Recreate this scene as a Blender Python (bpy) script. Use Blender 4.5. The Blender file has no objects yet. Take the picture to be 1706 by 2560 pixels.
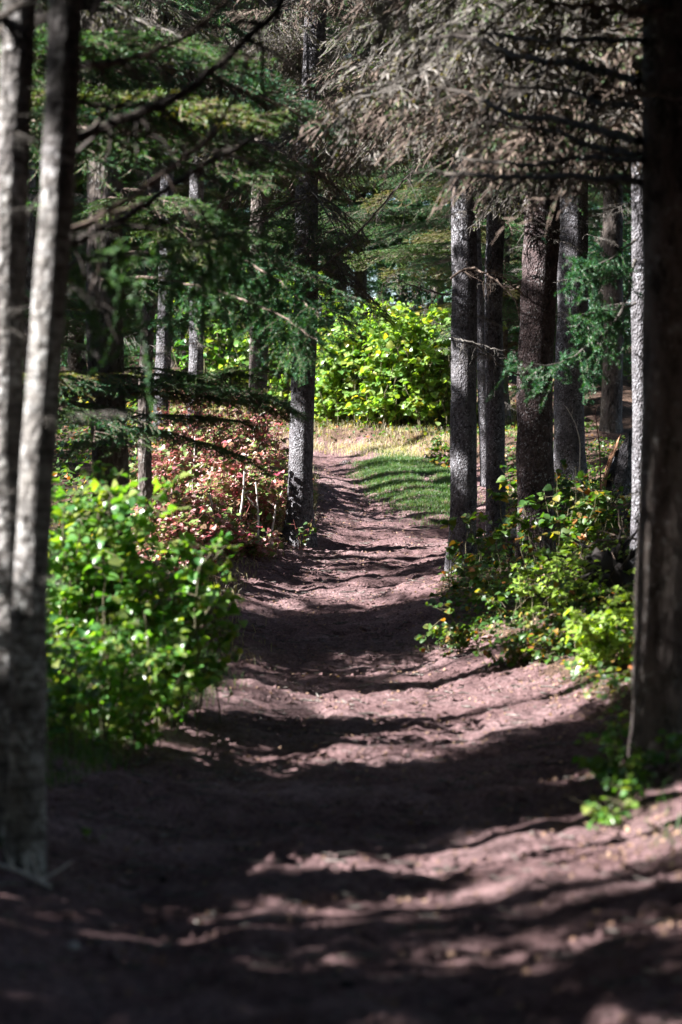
import bpy, math, random
import numpy as np
from mathutils import Matrix, Vector, Euler

# ------------------------------------------------------------------ camera, world, sun, exposure
scene = bpy.context.scene
COL = scene.collection
random.seed(7)
rng = np.random.default_rng(7)
F = 85.0 / 36.0 * 2560.0          # focal length in photo pixels
EYE = 1.5
cam_d = bpy.data.cameras.new("camera")
cam = bpy.data.objects.new("camera", cam_d)
COL.objects.link(cam)
cam.location = (0, 0, EYE)
cam.rotation_euler = (math.radians(90), 0, 0)
cam_d.sensor_fit = 'VERTICAL'
cam_d.sensor_height = 36.0
cam_d.sensor_width = 24.0
cam_d.lens = 85.0
cam_d.clip_start = 0.1
cam_d.clip_end = 2000.0
cam_d.dof.use_dof = True
cam_d.dof.focus_distance = 28.0
cam_d.dof.aperture_fstop = 2.2
scene.camera = cam

SUN_EL = math.radians(36.0)
SUN_A = math.radians(14.0)        # sun stands on the left, a little behind the camera
SX, SY, SZ = (-math.cos(SUN_EL) * math.cos(SUN_A), -math.cos(SUN_EL) * math.sin(SUN_A), math.sin(SUN_EL))
S = np.array([SX, SY, SZ])
world = bpy.data.worlds.new("World")
scene.world = world
world.use_nodes = True
nt = world.node_tree
bg = nt.nodes["Background"]
sky = nt.nodes.new("ShaderNodeTexSky")
sky.sky_type = 'NISHITA'
sky.sun_disc = False
sky.sun_elevation = SUN_EL
sky.sun_rotation = math.atan2(SX, SY)
nt.links.new(sky.outputs[0], bg.inputs[0])
bg.inputs[1].default_value = 0.05
sun_d = bpy.data.lights.new("sun", 'SUN')
sun_d.energy = 5.0
sun_d.angle = math.radians(0.5)
sun_d.color = (1.0, 0.965, 0.93)
sun = bpy.data.objects.new("sun", sun_d)
COL.objects.link(sun)
sun.location = (-30, -8, 25)
sun.rotation_euler = Vector((SX, SY, SZ)).to_track_quat('Z', 'Y').to_euler()
scene.view_settings.view_transform = 'Standard'
scene.view_settings.look = 'None'
scene.view_settings.exposure = 2.55
scene.view_settings.gamma = 1.0
scene.view_settings.use_curve_mapping = False
scene.cycles.max_bounces = 5
scene.cycles.diffuse_bounces = 3
scene.cycles.transmission_bounces = 3
scene.cycles.sample_clamp_indirect = 4.0

# ------------------------------------------------------------------ noise and terrain
def _hash(i, j, seed):
    h = (i.astype(np.int64) * 374761393 + j.astype(np.int64) * 668265263 + seed * 1442695041) & 0x7fffffff
    h = ((h ^ (h >> 13)) * 1274126177) & 0x7fffffff
    return ((h ^ (h >> 16)) & 0xffff) / 65535.0

def vnoise(x, y, seed=0):
    x = np.asarray(x, float); y = np.asarray(y, float)
    i = np.floor(x); j = np.floor(y); fx = x - i; fy = y - j
    fx = fx * fx * (3 - 2 * fx); fy = fy * fy * (3 - 2 * fy)
    a = _hash(i, j, seed); b = _hash(i + 1, j, seed); c = _hash(i, j + 1, seed); d = _hash(i + 1, j + 1, seed)
    return (a * (1 - fx) + b * fx) * (1 - fy) + (c * (1 - fx) + d * fx) * fy

def fbm(x, y, seed=0, o=3):
    t = 0; a = 0.5; n = 0
    for k in range(o):
        t = t + a * vnoise(np.asarray(x) * 2 ** k, np.asarray(y) * 2 ** k, seed + k * 17); n += a; a *= 0.5
    return t / n

def sm(t):
    t = np.clip(t, 0, 1); return t * t * (3 - 2 * t)

_PY = np.array([(7, 2560), (9.5, 2200), (12, 1990), (14, 1860), (16, 1774), (18, 1695), (20.5, 1600), (24, 1480), (26.5, 1400),
                (28.5, 1340), (31, 1278), (34.5, 1205), (38, 1155), (40, 1132)], float)
_yy = np.concatenate([[-400, 4], _PY[:, 0], [43, 47, 60, 90, 500]])
_zz = np.concatenate([[0.0, 0.0], EYE - (_PY[:, 1] - 1280) * _PY[:, 0] / F, [2.95, 3.5, 4.8, 7.0, 12]])
_gy = np.arange(-10, 110, 0.1)
_gz = np.interp(_gy, _yy, _zz)
_k = np.hanning(31); _k /= _k.sum()
_gz = np.convolve(np.pad(_gz, 15, mode='edge'), _k, mode='valid')
PB = np.array([(-5, -1.5, 1.4), (7, -1.45, 1.2), (9.5, -1.5, 1.05), (12, -1.35, 1.15), (14, -1.1, 1.5), (16, -.85, 1.5), (18, -.95, 1.15), (20.5, -1.1, .8),
               (24, -1.2, .95), (26.5, -1.0, 1.5), (28.5, -.38, 1.75), (31, -.35, 1.9), (34.5, -.5, 2.0), (37.5, -1.3, 1.9),
               (39.3, -3.0, .9), (41, -8, -2.0), (44, -14, -9)], float)

def path_u(x, y):
    l = np.interp(y, PB[:, 0], PB[:, 1]); r = np.interp(y, PB[:, 0], PB[:, 2])
    wob = (vnoise(y * 1.3, x * 0.0 + 3, 5) - .5) * .25
    return (x - (l + r) / 2 + wob) / ((r - l) / 2)

def island(x, y):
    return np.exp(-(((x - 0.95) / 0.62) ** 2 + ((y - 34.6 - (x - .95) * -2.2) / 3.4) ** 2) ** 2)

def gz(x, y):
    x = np.asarray(x, float); y = np.asarray(y, float)
    base = np.interp(y, _gy, _gz) + np.where(y > 100, (y - 100) * 0.01, 0)
    u = path_u(x, y); au = np.abs(u)
    l = np.interp(y, PB[:, 0], PB[:, 1]); r = np.interp(y, PB[:, 0], PB[:, 2]); hw = (r - l) / 2
    dist = np.maximum(au - 1, 0) * hw
    z = base + (0.09 + .04 * sm((y - 13) / 3)) * np.minimum(au, 1.25) ** 2
    hl = 0.08 + .12 * sm((y - 11) / 3) + 0.18 * sm((y - 22) / 5); hr = np.where(y < 13.5, .42, 0.10)
    hr = .07 * (1 - sm((y - 12.2) / 1.8)) + .10 * sm((y - 12.2) / 1.8) + .04 * sm((y - 36) / 3)
    bank = np.where(u < 0, hl, hr)
    z = z + bank * sm(dist / 0.75) + 0.05 * np.maximum(dist - .5, 0) ** .8
    z = z + np.minimum(dist, 1.5) * 0.10 * (fbm(x * 1.1, y * 1.1, 3) - .5) * 2
    z = z + 0.10 * island(x, y)
    rut = np.exp(-((u - .45) / .16) ** 2) + np.exp(-((u + .42) / .18) ** 2)
    z = z - 0.035 * rut * (au < 1.2)
    z = z + (fbm(x * 1.1 + 5, y * 1.6, 11, 2) - .5) * (.05 + .06 * sm((y - 13) / 4)) + (fbm(x * 4, y * 5, 21, 2) - .5) * .05
    return z

def gzf(x, y):
    return float(gz(np.array([x]), np.array([y]))[0])

def at(px, py, d):
    return np.array([(px - 853) * d / F, d, EYE - (py - 1280) * d / F])

def gat(px, d):
    x = (px - 853) * d / F
    return np.array([x, d, gzf(x, d)])

# ------------------------------------------------------------------ materials
def new_mat(name):
    m = bpy.data.materials.new(name); m.use_nodes = True
    t = m.node_tree; t.nodes.clear()
    out = t.nodes.new("ShaderNodeOutputMaterial")
    return m, t, out

def N(t, typ, **kw):
    n = t.nodes.new(typ)
    for k, v in kw.items():
        if k.startswith('i_'):
            n.inputs[k[2:].replace('_', ' ')].default_value = v
        else:
            setattr(n, k, v)
    return n

def ramp(t, fac, stops, interp='LINEAR'):
    r = t.nodes.new("ShaderNodeValToRGB"); r.color_ramp.interpolation = interp
    e = r.color_ramp.elements
    while len(e) < len(stops): e.new(0.5)
    for k, (p, c) in enumerate(stops):
        e[k].position = p; e[k].color = (c[0], c[1], c[2], 1)
    if fac is not None: t.links.new(fac, r.inputs[0])
    return r

def mixc(t, a, b, f, mode='MIX'):
    m = t.nodes.new("ShaderNodeMix"); m.data_type = 'RGBA'; m.blend_type = mode
    for s, v in ((0, f), (6, a), (7, b)):
        if hasattr(v, 'links'): t.links.new(v, m.inputs[s])
        else: m.inputs[s].default_value = v if s == 0 else (*v, 1)
    return m.outputs[2]

def leaf_mat(name, stops, trans=0.4, rough=0.42, spec=0.5, tm=(1.9, 1.9, .33)):
    m, t, out = new_mat(name)
    at_ = N(t, "ShaderNodeAttribute", attribute_name="tint")
    oi = N(t, "ShaderNodeObjectInfo")
    add = N(t, "ShaderNodeMath", operation='ADD'); t.links.new(at_.outputs['Fac'], add.inputs[0]); t.links.new(oi.outputs['Random'], add.inputs[1])
    fr = N(t, "ShaderNodeMath", operation='FRACT'); t.links.new(add.outputs[0], fr.inputs[0])
    r = ramp(t, fr.outputs[0], stops)
    p = N(t, "ShaderNodeBsdfPrincipled"); p.inputs['Roughness'].default_value = rough
    p.inputs['Specular IOR Level'].default_value = spec
    t.links.new(r.outputs[0], p.inputs['Base Color'])
    tr = N(t, "ShaderNodeBsdfTranslucent")
    c3 = mixc(t, r.outputs[0], tm, 1.0, 'MULTIPLY')
    t.links.new(c3, tr.inputs[0])
    mx = N(t, "ShaderNodeMixShader"); mx.inputs[0].default_value = trans
    t.links.new(p.outputs[0], mx.inputs[1]); t.links.new(tr.outputs[0], mx.inputs[2])
    t.links.new(mx.outputs[0], out.inputs[0])
    return m

def bark_mat(name, base, dark, pale, scale=14, lichen=0.5, bump=0.5, stretch=0.45, ring=0.0):
    m, t, out = new_mat(name)
    tc = N(t, "ShaderNodeTexCoord")
    mp = N(t, "ShaderNodeMapping"); mp.inputs['Scale'].default_value = (1, 1, stretch)
    t.links.new(tc.outputs['Object'], mp.inputs[0])
    n1 = N(t, "ShaderNodeTexNoise"); n1.inputs['Scale'].default_value = scale; n1.inputs['Detail'].default_value = 8; n1.inputs['Roughness'].default_value = .7
    t.links.new(mp.outputs[0], n1.inputs['Vector'])
    n2 = N(t, "ShaderNodeTexNoise"); n2.inputs['Scale'].default_value = scale * 1.9; n2.inputs['Detail'].default_value = 5; n2.inputs['Roughness'].default_value = .62
    t.links.new(tc.outputs['Object'], n2.inputs['Vector'])
    v = N(t, "ShaderNodeTexVoronoi"); v.inputs['Scale'].default_value = scale * 2.6; v.feature = 'F1'
    t.links.new(mp.outputs[0], v.inputs['Vector'])
    r1 = ramp(t, n1.outputs[0], [(.36, dark), (.52, base), (.68, tuple(min(1, c * 1.35) for c in base))])
    r2 = ramp(t, n2.outputs[0], [(.60 - .14 * lichen, (0, 0, 0)), (.66 - .14 * lichen, (1, 1, 1))])
    lf = N(t, "ShaderNodeTexNoise"); lf.inputs['Scale'].default_value = 4.5; lf.inputs['Detail'].default_value = 4
    t.links.new(tc.outputs['Object'], lf.inputs['Vector'])
    lr = ramp(t, lf.outputs[0], [(.42, (.12, .12, .12)), (.58, (1, 1, 1))])
    lm = N(t, "ShaderNodeMath", operation='MULTIPLY'); t.links.new(r2.outputs[0], lm.inputs[0]); t.links.new(lr.outputs[0], lm.inputs[1])
    c = mixc(t, r1.outputs[0], pale, lm.outputs[0])
    n4 = N(t, "ShaderNodeTexNoise"); n4.inputs['Scale'].default_value = 2.3; n4.inputs['Detail'].default_value = 3
    t.links.new(tc.outputs['Object'], n4.inputs['Vector'])
    r4 = ramp(t, n4.outputs[0], [(.35, (.62, .60, .62)), (.65, (1.12, 1.12, 1.1))])
    c = mixc(t, c, r4.outputs[0], 1.0, 'MULTIPLY')
    if ring:
        w = N(t, "ShaderNodeMapping"); w.inputs['Scale'].default_value = (1.3, 1.3, 22)
        t.links.new(tc.outputs['Object'], w.inputs[0])
        n3 = N(t, "ShaderNodeTexNoise"); n3.inputs['Scale'].default_value = 2.4; n3.inputs['Detail'].default_value = 4
        t.links.new(w.outputs[0], n3.inputs['Vector'])
        r3 = ramp(t, n3.outputs[0], [(.40, dark), (.47, (1, 1, 1))])
        c = mixc(t, c, r3.outputs[0], ring, 'MULTIPLY')
    p = N(t, "ShaderNodeBsdfPrincipled"); p.inputs['Roughness'].default_value = .85; p.inputs['Specular IOR Level'].default_value = .25
    t.links.new(c, p.inputs['Base Color'])
    ad = N(t, "ShaderNodeMath", operation='MULTIPLY_ADD'); t.links.new(v.outputs['Distance'], ad.inputs[0]); ad.inputs[1].default_value = .8
    t.links.new(n1.outputs[0], ad.inputs[2])
    b = N(t, "ShaderNodeBump"); b.inputs['Strength'].default_value = bump; b.inputs['Distance'].default_value = .03
    t.links.new(ad.outputs[0], b.inputs['Height']); t.links.new(b.outputs[0], p.inputs['Normal'])
    t.links.new(p.outputs[0], out.inputs[0])
    return m

def wood_mat(name, stops, scale=30):
    m, t, out = new_mat(name)
    tc = N(t, "ShaderNodeTexCoord")
    n1 = N(t, "ShaderNodeTexNoise"); n1.inputs['Scale'].default_value = scale; n1.inputs['Detail'].default_value = 4
    t.links.new(tc.outputs['Object'], n1.inputs['Vector'])
    r = ramp(t, n1.outputs[0], stops)
    p = N(t, "ShaderNodeBsdfPrincipled"); p.inputs['Roughness'].default_value = .8; p.inputs['Specular IOR Level'].default_value = .3
    t.links.new(r.outputs[0], p.inputs['Base Color']); t.links.new(p.outputs[0], out.inputs[0])
    return m

def soil_mat(name, forest=False):
    m, t, out = new_mat(name)
    tc = N(t, "ShaderNodeTexCoord")
    def nz(s, d=6, rg=.6):
        n = N(t, "ShaderNodeTexNoise"); n.inputs['Scale'].default_value = s; n.inputs['Detail'].default_value = d; n.inputs['Roughness'].default_value = rg
        t.links.new(tc.outputs['Object'], n.inputs['Vector']); return n.outputs[0]
    a, b_, c_ = nz(1.3), nz(9, 8, .7), nz(46, 6, .75)
    if forest:
        r = ramp(t, a, [(.35, (.07, .045, .035)), (.5, (.115, .075, .06)), (.65, (.16, .11, .085))])
        f = ramp(t, c_, [(.38, (.35, .3, .25)), (.55, (1, 1, 1)), (.7, (1.9, 1.7, 1.4))])
    else:
        r = ramp(t, a, [(.35, (.115, .070, .070)), (.5, (.175, .112, .113)), (.65, (.25, .175, .175))])
        f = ramp(t, c_, [(.36, (.35, .32, .34)), (.5, (.95, .93, .95)), (.66, (1.65, 1.65, 1.7))])
    g = ramp(t, b_, [(.35, (.65, .62, .62)), (.6, (1.15, 1.12, 1.1))])
    c = mixc(t, r.outputs[0], f.outputs[0], 1.0, 'MULTIPLY'); c = mixc(t, c, g.outputs[0], 1.0, 'MULTIPLY')
    p = N(t, "ShaderNodeBsdfPrincipled"); p.inputs['Roughness'].default_value = .92; p.inputs['Specular IOR Level'].default_value = .2
    t.links.new(c, p.inputs['Base Color'])
    ad = N(t, "ShaderNodeMath", operation='MULTIPLY_ADD'); t.links.new(b_, ad.inputs[0]); ad.inputs[1].default_value = 1.6; t.links.new(c_, ad.inputs[2])
    b = N(t, "ShaderNodeBump"); b.inputs['Strength'].default_value = .75; b.inputs['Distance'].default_value = .04
    t.links.new(ad.outputs[0], b.inputs['Height']); t.links.new(b.outputs[0], p.inputs['Normal'])
    t.links.new(p.outputs[0], out.inputs[0])
    return m

M = {}
M['soil'] = soil_mat("red_soil"); M['forest'] = soil_mat("forest_litter", True)
M['bark_pale'] = bark_mat("pale_fir_bark", (.17, .16, .15), (.04, .033, .03), (.40, .40, .395), 14, .8, .9, .6, .5)
M['bark_grey'] = bark_mat("grey_lichen_bark", (.12, .115, .125), (.022, .02, .022), (.34, .35, .385), 25, .40, .8, .7)
M['bark_red'] = bark_mat("red_brown_bark", (.085, .06, .06), (.018, .013, .013), (.36, .36, .37), 22, .26, .9, .7)
M['bark_dark'] = bark_mat("dark_bark", (.12, .10, .09), (.03, .025, .02), (.24, .23, .22), 12, .3, .7)
M['twig_grey'] = wood_mat("grey_twig", [(.3, (.05, .042, .038)), (.5, (.10, .09, .08)), (.66, (.20, .185, .17)), (.76, (.36, .34, .32))])
M['twig_brown'] = wood_mat("brown_twig", [(.3, (.05, .035, .03)), (.5, (.11, .08, .065)), (.7, (.2, .15, .12))])
M['twig_shaded'] = wood_mat("shaded_branch", [(.3, (.014, .011, .01)), (.5, (.03, .024, .02)), (.72, (.08, .066, .056))])  # near black: the shade on unlit branches is put into the wood colour
M['stick'] = wood_mat("bleached_stick", [(.3, (.38, .34, .31)), (.6, (.6, .56, .52))])
M['lichen'] = leaf_mat("lichen_flakes", [(0, (.07, .05, .045)), (.3, (.17, .14, .125)), (.55, (.25, .22, .20)), (.75, (.10, .13, .06)), (1, (.09, .055, .045))], .15, .8, .2)
M['needle'] = leaf_mat("spruce_needles", [(0, (.022, .085, .045)), (.45, (.04, .13, .055)), (.75, (.085, .18, .055)), (1, (.028, .10, .06))], .22, .45, .35)
M['needle_y'] = leaf_mat("spruce_needles_yellow", [(0, (.07, .15, .04)), (.5, (.13, .20, .05)), (.8, (.2, .16, .06)), (1, (.08, .15, .05))], .25, .45, .35)
M['leaf_green'] = leaf_mat("shrub_leaves", [(0, (.045, .14, .04)), (.35, (.085, .20, .05)), (.7, (.14, .25, .055)), (.92, (.22, .25, .07)), (1, (.055, .15, .045))], .45, .32)
M['leaf_vib'] = leaf_mat("viburnum_leaves", [(0, (.08, .18, .05)), (.4, (.16, .28, .08)), (.7, (.24, .34, .12)), (.86, (.20, .30, .07)), (.93, (.34, .28, .06)), (1, (.09, .19, .04))], .42, .28, .8)
M['leaf_red'] = leaf_mat("autumn_leaves", [(0, (.42, .07, .12)), (.12, (.46, .20, .20)), (.24, (.50, .40, .36)), (.29, (.18, .26, .07)), (.70, (.13, .22, .06)), (.78, (.44, .13, .16)), (.88, (.52, .42, .38)), (1, (.30, .09, .10))], .3, tm=(1.4, 1.1, .8))
M['leaf_mix'] = leaf_mat("understorey_leaves", [(0, (.035, .09, .025)), (.5, (.06, .13, .03)), (.78, (.10, .16, .035)), (.86, (.26, .20, .04)), (.93, (.30, .10, .04)), (1, (.05, .11, .03))], .42)
M['leaf_lime'] = leaf_mat("lime_leaves", [(0, (.17, .27, .05)), (.6, (.24, .33, .07)), (1, (.15, .25, .05))], .42, .32)
M['grass'] = leaf_mat("green_grass", [(0, (.035, .10, .025)), (.6, (.06, .14, .035)), (1, (.13, .17, .06))], .35)
M['grass_dry'] = leaf_mat("dry_grass", [(0, (.46, .40, .30)), (.5, (.36, .32, .22)), (.8, (.20, .22, .10)), (1, (.52, .45, .36))], .35)
M['litter'] = leaf_mat("leaf_litter", [(0, (.12, .07, .045)), (.5, (.22, .14, .10)), (.8, (.30, .20, .14)), (1, (.16, .09, .06))], .1, .8, .2)
M['redstem'] = wood_mat("red_stem", [(.3, (.16, .04, .04)), (.7, (.26, .10, .08))])
M['greenstem'] = wood_mat("green_brown_stem", [(.3, (.05, .05, .025)), (.7, (.12, .10, .06))])
M['pebble'] = wood_mat("pebble_stone", [(.3, (.22, .20, .20)), (.7, (.42, .40, .39))], 8)
M['splinter'] = wood_mat("fresh_splintered_wood", [(.3, (.30, .13, .06)), (.7, (.50, .30, .20))], 12)
M['rot'] = wood_mat("rotten_root_wood", [(.3, (.006, .005, .005)), (.7, (.018, .014, .013))], 10)

# ------------------------------------------------------------------ mesh building
class Acc:
    def __init__(s):
        s.v = []; s.q = []; s.t = []; s.qm = []; s.tm = []; s.tint = []; s.n = 0
    def add(s, V, Q=None, T=None, mat=0, tint=None):
        V = np.asarray(V, float).reshape(-1, 3)
        s.v.append(V)
        s.tint.append(np.zeros(len(V)) if tint is None else np.broadcast_to(tint, (len(V),)).astype(float))
        if Q is not None and len(Q):
            s.q.append(np.asarray(Q) + s.n); s.qm.append(np.full(len(Q), mat))
        if T is not None and len(T):
            s.t.append(np.asarray(T) + s.n); s.tm.append(np.full(len(T), mat))
        s.n += len(V)
    def mesh(s, name, mats, smooth=False):
        me = bpy.data.meshes.new(name)
        V = np.concatenate(s.v)
        Q = np.concatenate(s.q) if s.q else np.zeros((0, 4), int)
        T = np.concatenate(s.t) if s.t else np.zeros((0, 3), int)
        me.vertices.add(len(V)); me.vertices.foreach_set("co", V.astype(np.float32).ravel())
        loops = np.concatenate([Q.ravel(), T.ravel()]).astype(np.int32)
        me.loops.add(len(loops)); me.loops.foreach_set("vertex_index", loops)
        nf = len(Q) + len(T)
        me.polygons.add(nf)
        st = np.concatenate([np.arange(len(Q)) * 4, len(Q) * 4 + np.arange(len(T)) * 3]).astype(np.int32)
        me.polygons.foreach_set("loop_start", st)
        mi = np.concatenate((s.qm or [np.zeros(0)]) + (s.tm or [np.zeros(0)])).astype(np.int32)
        for m in mats: me.materials.append(m)
        me.polygons.foreach_set("material_index", mi)
        me.polygons.foreach_set("use_smooth", np.full(nf, smooth))
        a = me.attributes.new("tint", 'FLOAT', 'POINT'); a.data.foreach_set("value", np.concatenate(s.tint).astype(np.float32))
        me.update(calc_edges=True)
        return me

def tubes(acc, P, R, sides=4, mat=0):
    """P (n,k,3) polylines, R (n,k) radii: closed-tip tubes."""
    P = np.asarray(P, float); R = np.asarray(R, float)
    n, k, _ = P.shape
    T = np.gradient(P, axis=1); T /= np.linalg.norm(T, axis=2, keepdims=True) + 1e-9
    ref = np.where(np.abs(T[..., 2:3]) > .9, np.array([1., 0, 0]), np.array([0, 0, 1.]))
    A = np.cross(T, ref); A /= np.linalg.norm(A, axis=2, keepdims=True) + 1e-9
    B = np.cross(T, A)
    ang = np.arange(sides) / sides * 2 * math.pi
    V = P[:, :, None] + R[:, :, None, None] * (A[:, :, None] * np.cos(ang)[None, None, :, None] + B[:, :, None] * np.sin(ang)[None, None, :, None])
    idx = np.arange(n * k * sides).reshape(n, k, sides)
    a = idx[:, :-1]; b = idx[:, 1:]
    Q = np.stack([a, np.roll(a, -1, 2), np.roll(b, -1, 2), b], -1).reshape(-1, 4)
    acc.add(V.reshape(-1, 3), Q, None, mat)

def norm(v): return v / (np.linalg.norm(v, axis=-1, keepdims=True) + 1e-9)

def needles(acc, P, dens, ln, wd, mat=1, r=rng, spread=.9):
    """clothe polylines P (n,k,3) in needles; dens per metre"""
    a = P[:, :-1].reshape(-1, 3); b = P[:, 1:].reshape(-1, 3)
    L = np.linalg.norm(b - a, axis=1)
    cnt = r.poisson(L * dens)
    i = np.repeat(np.arange(len(a)), cnt)
    m = len(i); t = r.random((m, 1))
    p = a[i] * (1 - t) + b[i] * t
    d = norm(b[i] - a[i])
    rad = norm(r.normal(size=(m, 3)) - 0); rad = norm(rad - (rad * d).sum(1, keepdims=True) * d)
    rad[:, 2] += .25
    dr = norm(d * r.uniform(.35, .9, (m, 1)) + rad * spread)
    l = ln * r.uniform(.7, 1.2, (m, 1))
    sd = norm(np.cross(dr, norm(r.normal(size=(m, 3))))) * wd / 2
    V = np.stack([p + sd, p - sd, p + dr * l], 1)
    tint = np.repeat(r.random(len(a)) * .35 + r.random() * .0, cnt)
    acc.add(V.reshape(-1, 3), None, np.arange(m * 3).reshape(-1, 3), mat, np.repeat(tint + r.random(m) * .15, 3))

def flakes(acc, P, dens, size, mat=1, r=rng):
    a = P[:, :-1].reshape(-1, 3); b = P[:, 1:].reshape(-1, 3)
    L = np.linalg.norm(b - a, axis=1); cnt = r.poisson(L * dens)
    i = np.repeat(np.arange(len(a)), cnt); m = len(i); t = r.random((m, 1))
    p = a[i] * (1 - t) + b[i] * t + r.normal(size=(m, 3)) * size * .3
    u = norm(r.normal(size=(m, 3)) + np.array([0, 0, -.8])); w = norm(np.cross(u, r.normal(size=(m, 3))))
    s = size * r.uniform(.4, 1.3, (m, 1))
    V = np.stack([p, p + u * s * .6 + w * s * .35, p + u * s * 1.3, p + u * s * .6 - w * s * .35], 1)
    acc.add(V.reshape(-1, 3), np.arange(m * 4).reshape(-1, 4), None, mat, np.repeat(r.random(m), 4))

def bough(name, kind, seed, L=2.0):
    r = np.random.default_rng(seed); acc = Acc(); k = 9
    s = np.linspace(0, 1, k)
    bend = r.uniform(-.15, .15)
    up = {'slim': .12, 'dense': .15, 'dead': .12, 'live': .18, 'sparse': .15, 'short': .1}[kind]; dr = {'slim': .2, 'dense': .36, 'dead': .42, 'live': .34, 'sparse': .30, 'short': .3}[kind]
    main = np.stack([s * L * .97, bend * s ** 2 * L + .03 * np.sin(s * 7 + seed), up * s * L - dr * s ** 2 * L + .02 * np.sin(s * 9)], 1)
    tubes(acc, main[None], (np.interp(s, [0, 1], [.017, .003]) * (1.0 if kind != 'sparse' else .7))[None], 5, 0)
    ns = {'slim': 50, 'dense': 64, 'dead': 56, 'live': 48, 'sparse': 20, 'short': 34}[kind]
    ss = np.sort(r.uniform(.10 if kind != 'sparse' else .2, 1.0, ns))
    side = np.where(np.arange(ns) % 2 == 0, 1., -1.)
    base = np.stack([np.interp(ss, s, main[:, j]) for j in range(3)], 1)
    l2 = L * (.10 + .30 * (1 - ss) ** .8 * sm(ss * 3.5)) * r.uniform(.5, 1.2, ns)
    if kind == 'slim': l2 *= .42
    th = r.normal(math.radians(55), .22, ns) * side
    droop = {'slim': .3, 'dense': .4, 'dead': .75, 'live': .38, 'sparse': .35, 'short': .5}[kind] * r.uniform(.5, 1.3, ns)
    q = np.linspace(0, 1, 5)
    D = np.stack([np.cos(th), np.sin(th), np.zeros(ns)], 1)
    sec = base[:, None] + D[:, None] * (l2[:, None] * q)[..., None]
    sec[..., 2] -= (droop * l2)[:, None] * q ** 1.7 - .06 * l2[:, None] * q
    sec += r.normal(size=sec.shape) * .012 * q[None, :, None]
    tubes(acc, sec, np.interp(q, [0, 1], [.0055, .0022])[None].repeat(ns, 0) * (1.25 if kind == 'dead' else 1), 3, 0)
    nt_ = {'slim': 5, 'dense': 11, 'dead': 8, 'live': 8, 'sparse': 3, 'short': 7}[kind]
    tq = r.uniform(.12, 1, (ns, nt_)); seg = np.clip((tq * 4).astype(int), 0, 3); f = (tq * 4 - seg)[..., None]
    I = np.arange(ns)[:, None]
    tb = sec[I, seg] * (1 - f) + sec[I, seg + 1] * f
    td = norm(sec[I, seg + 1] - sec[I, seg])
    sd = norm(np.cross(td, np.array([0, 0, 1.]))) * np.where(r.random((ns, nt_, 1)) < .5, 1, -1)
    d3 = norm(td * .7 + sd * r.uniform(.4, 1, (ns, nt_, 1)) + np.array([0, 0, -.6 if kind == 'dead' else -.12]) * r.uniform(.2, 1.2, (ns, nt_, 1)))
    l3 = (.05 + .16 * r.random((ns, nt_))) * np.clip(l2[:, None] / .35, .45, 1.3)
    q3 = np.array([0, .5, 1.])
    ter = tb[:, :, None] + d3[:, :, None] * (l3[..., None] * q3)[..., None]
    ter[..., 1, :] += r.normal(size=ter[..., 1, :].shape) * .008
    ter = ter.reshape(-1, 3, 3)
    tubes(acc, ter, np.array([[.0035, .0028, .0014]]).repeat(len(ter), 0) * (1.1 if kind == 'dead' else 1), 3, 0)
    if kind == 'dead':
        if seed % 4 == 3:
            needles(acc, ter[::2], 110, .02, .005, 1, r); mats = [M['twig_grey'], M['needle_y']]
        elif seed % 4 == 1:
            needles(acc, ter[::3], 90, .02, .005, 1, r); needles(acc, sec[::3], 90, .02, .005, 1, r); mats = [M['twig_brown'], M['needle']]
        else:
            flakes(acc, ter, 18, .017, 1, r); flakes(acc, sec, 18, .019, 1, r); mats = [M['twig_grey'], M['lichen']]
    elif kind == 'sparse':
        flakes(acc, sec, 8, .018, 1, r); mats = [M['twig_grey'], M['lichen']]
    else:
        dn = 230
        nw, nl = (.0095, .026) if kind in ('dense', 'slim') else (.0052, .021)
        needles(acc, ter, dn, nl, nw, 1, r); needles(acc, sec[:, 1:], dn * .8, nl, nw, 1, r)
        mats = [M['twig_brown'], M['needle'] if seed % 5 else M['needle_y']]
    me = acc.mesh(name, mats)
    pts = np.concatenate([main[2::2], sec[::4, 3], sec[1::4, 3]])
    return me, pts

BOUGHS = {'dead': [bough("dead_bough", 'dead', 100 + i) for i in range(4)],
          'live': [bough("live_bough", 'live', 201 + i) for i in range(5)],
          'dense': [bough("full_bough", 'dense', 501 + i) for i in range(3)],
          'slim': [bough("slim_bough", 'slim', 601 + i) for i in range(3)],
          'sparse': [bough("bare_bough", 'sparse', 300 + i) for i in range(3)],
          'short': [bough("short_bough", 'short', 401 + i, 1.2) for i in range(3)]}

def mkobj(name, me, parent=None, loc=(0, 0, 0), rot=None, scale=None, **props):
    o = bpy.data.objects.new(name, me); COL.objects.link(o)
    o.location = loc
    if rot is not None: o.rotation_euler = rot
    if scale is not None: o.scale = (scale,) * 3 if not hasattr(scale, '__len__') else scale
    if parent is not None: o.parent = parent
    for k, v in props.items(): o[k] = v
    return o

def thing(name, label, cat, loc, group=None):
    o = bpy.data.objects.new(name, None); COL.objects.link(o)
    o.empty_display_size = .2
    o.location = loc; o['label'] = label; o['category'] = cat
    if group: o['group'] = group
    return o

# ------------------------------------------------------------------ ground
def axis(segs):
    out = [segs[0][0]]
    for a, b, st0, st1 in segs:
        x = a
        while x < b - 1e-6:
            tt = (x - a) / (b - a); x = min(b, x + st0 + (st1 - st0) * tt); out.append(x)
    return np.array(sorted(set(np.round(out, 5))))

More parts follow.
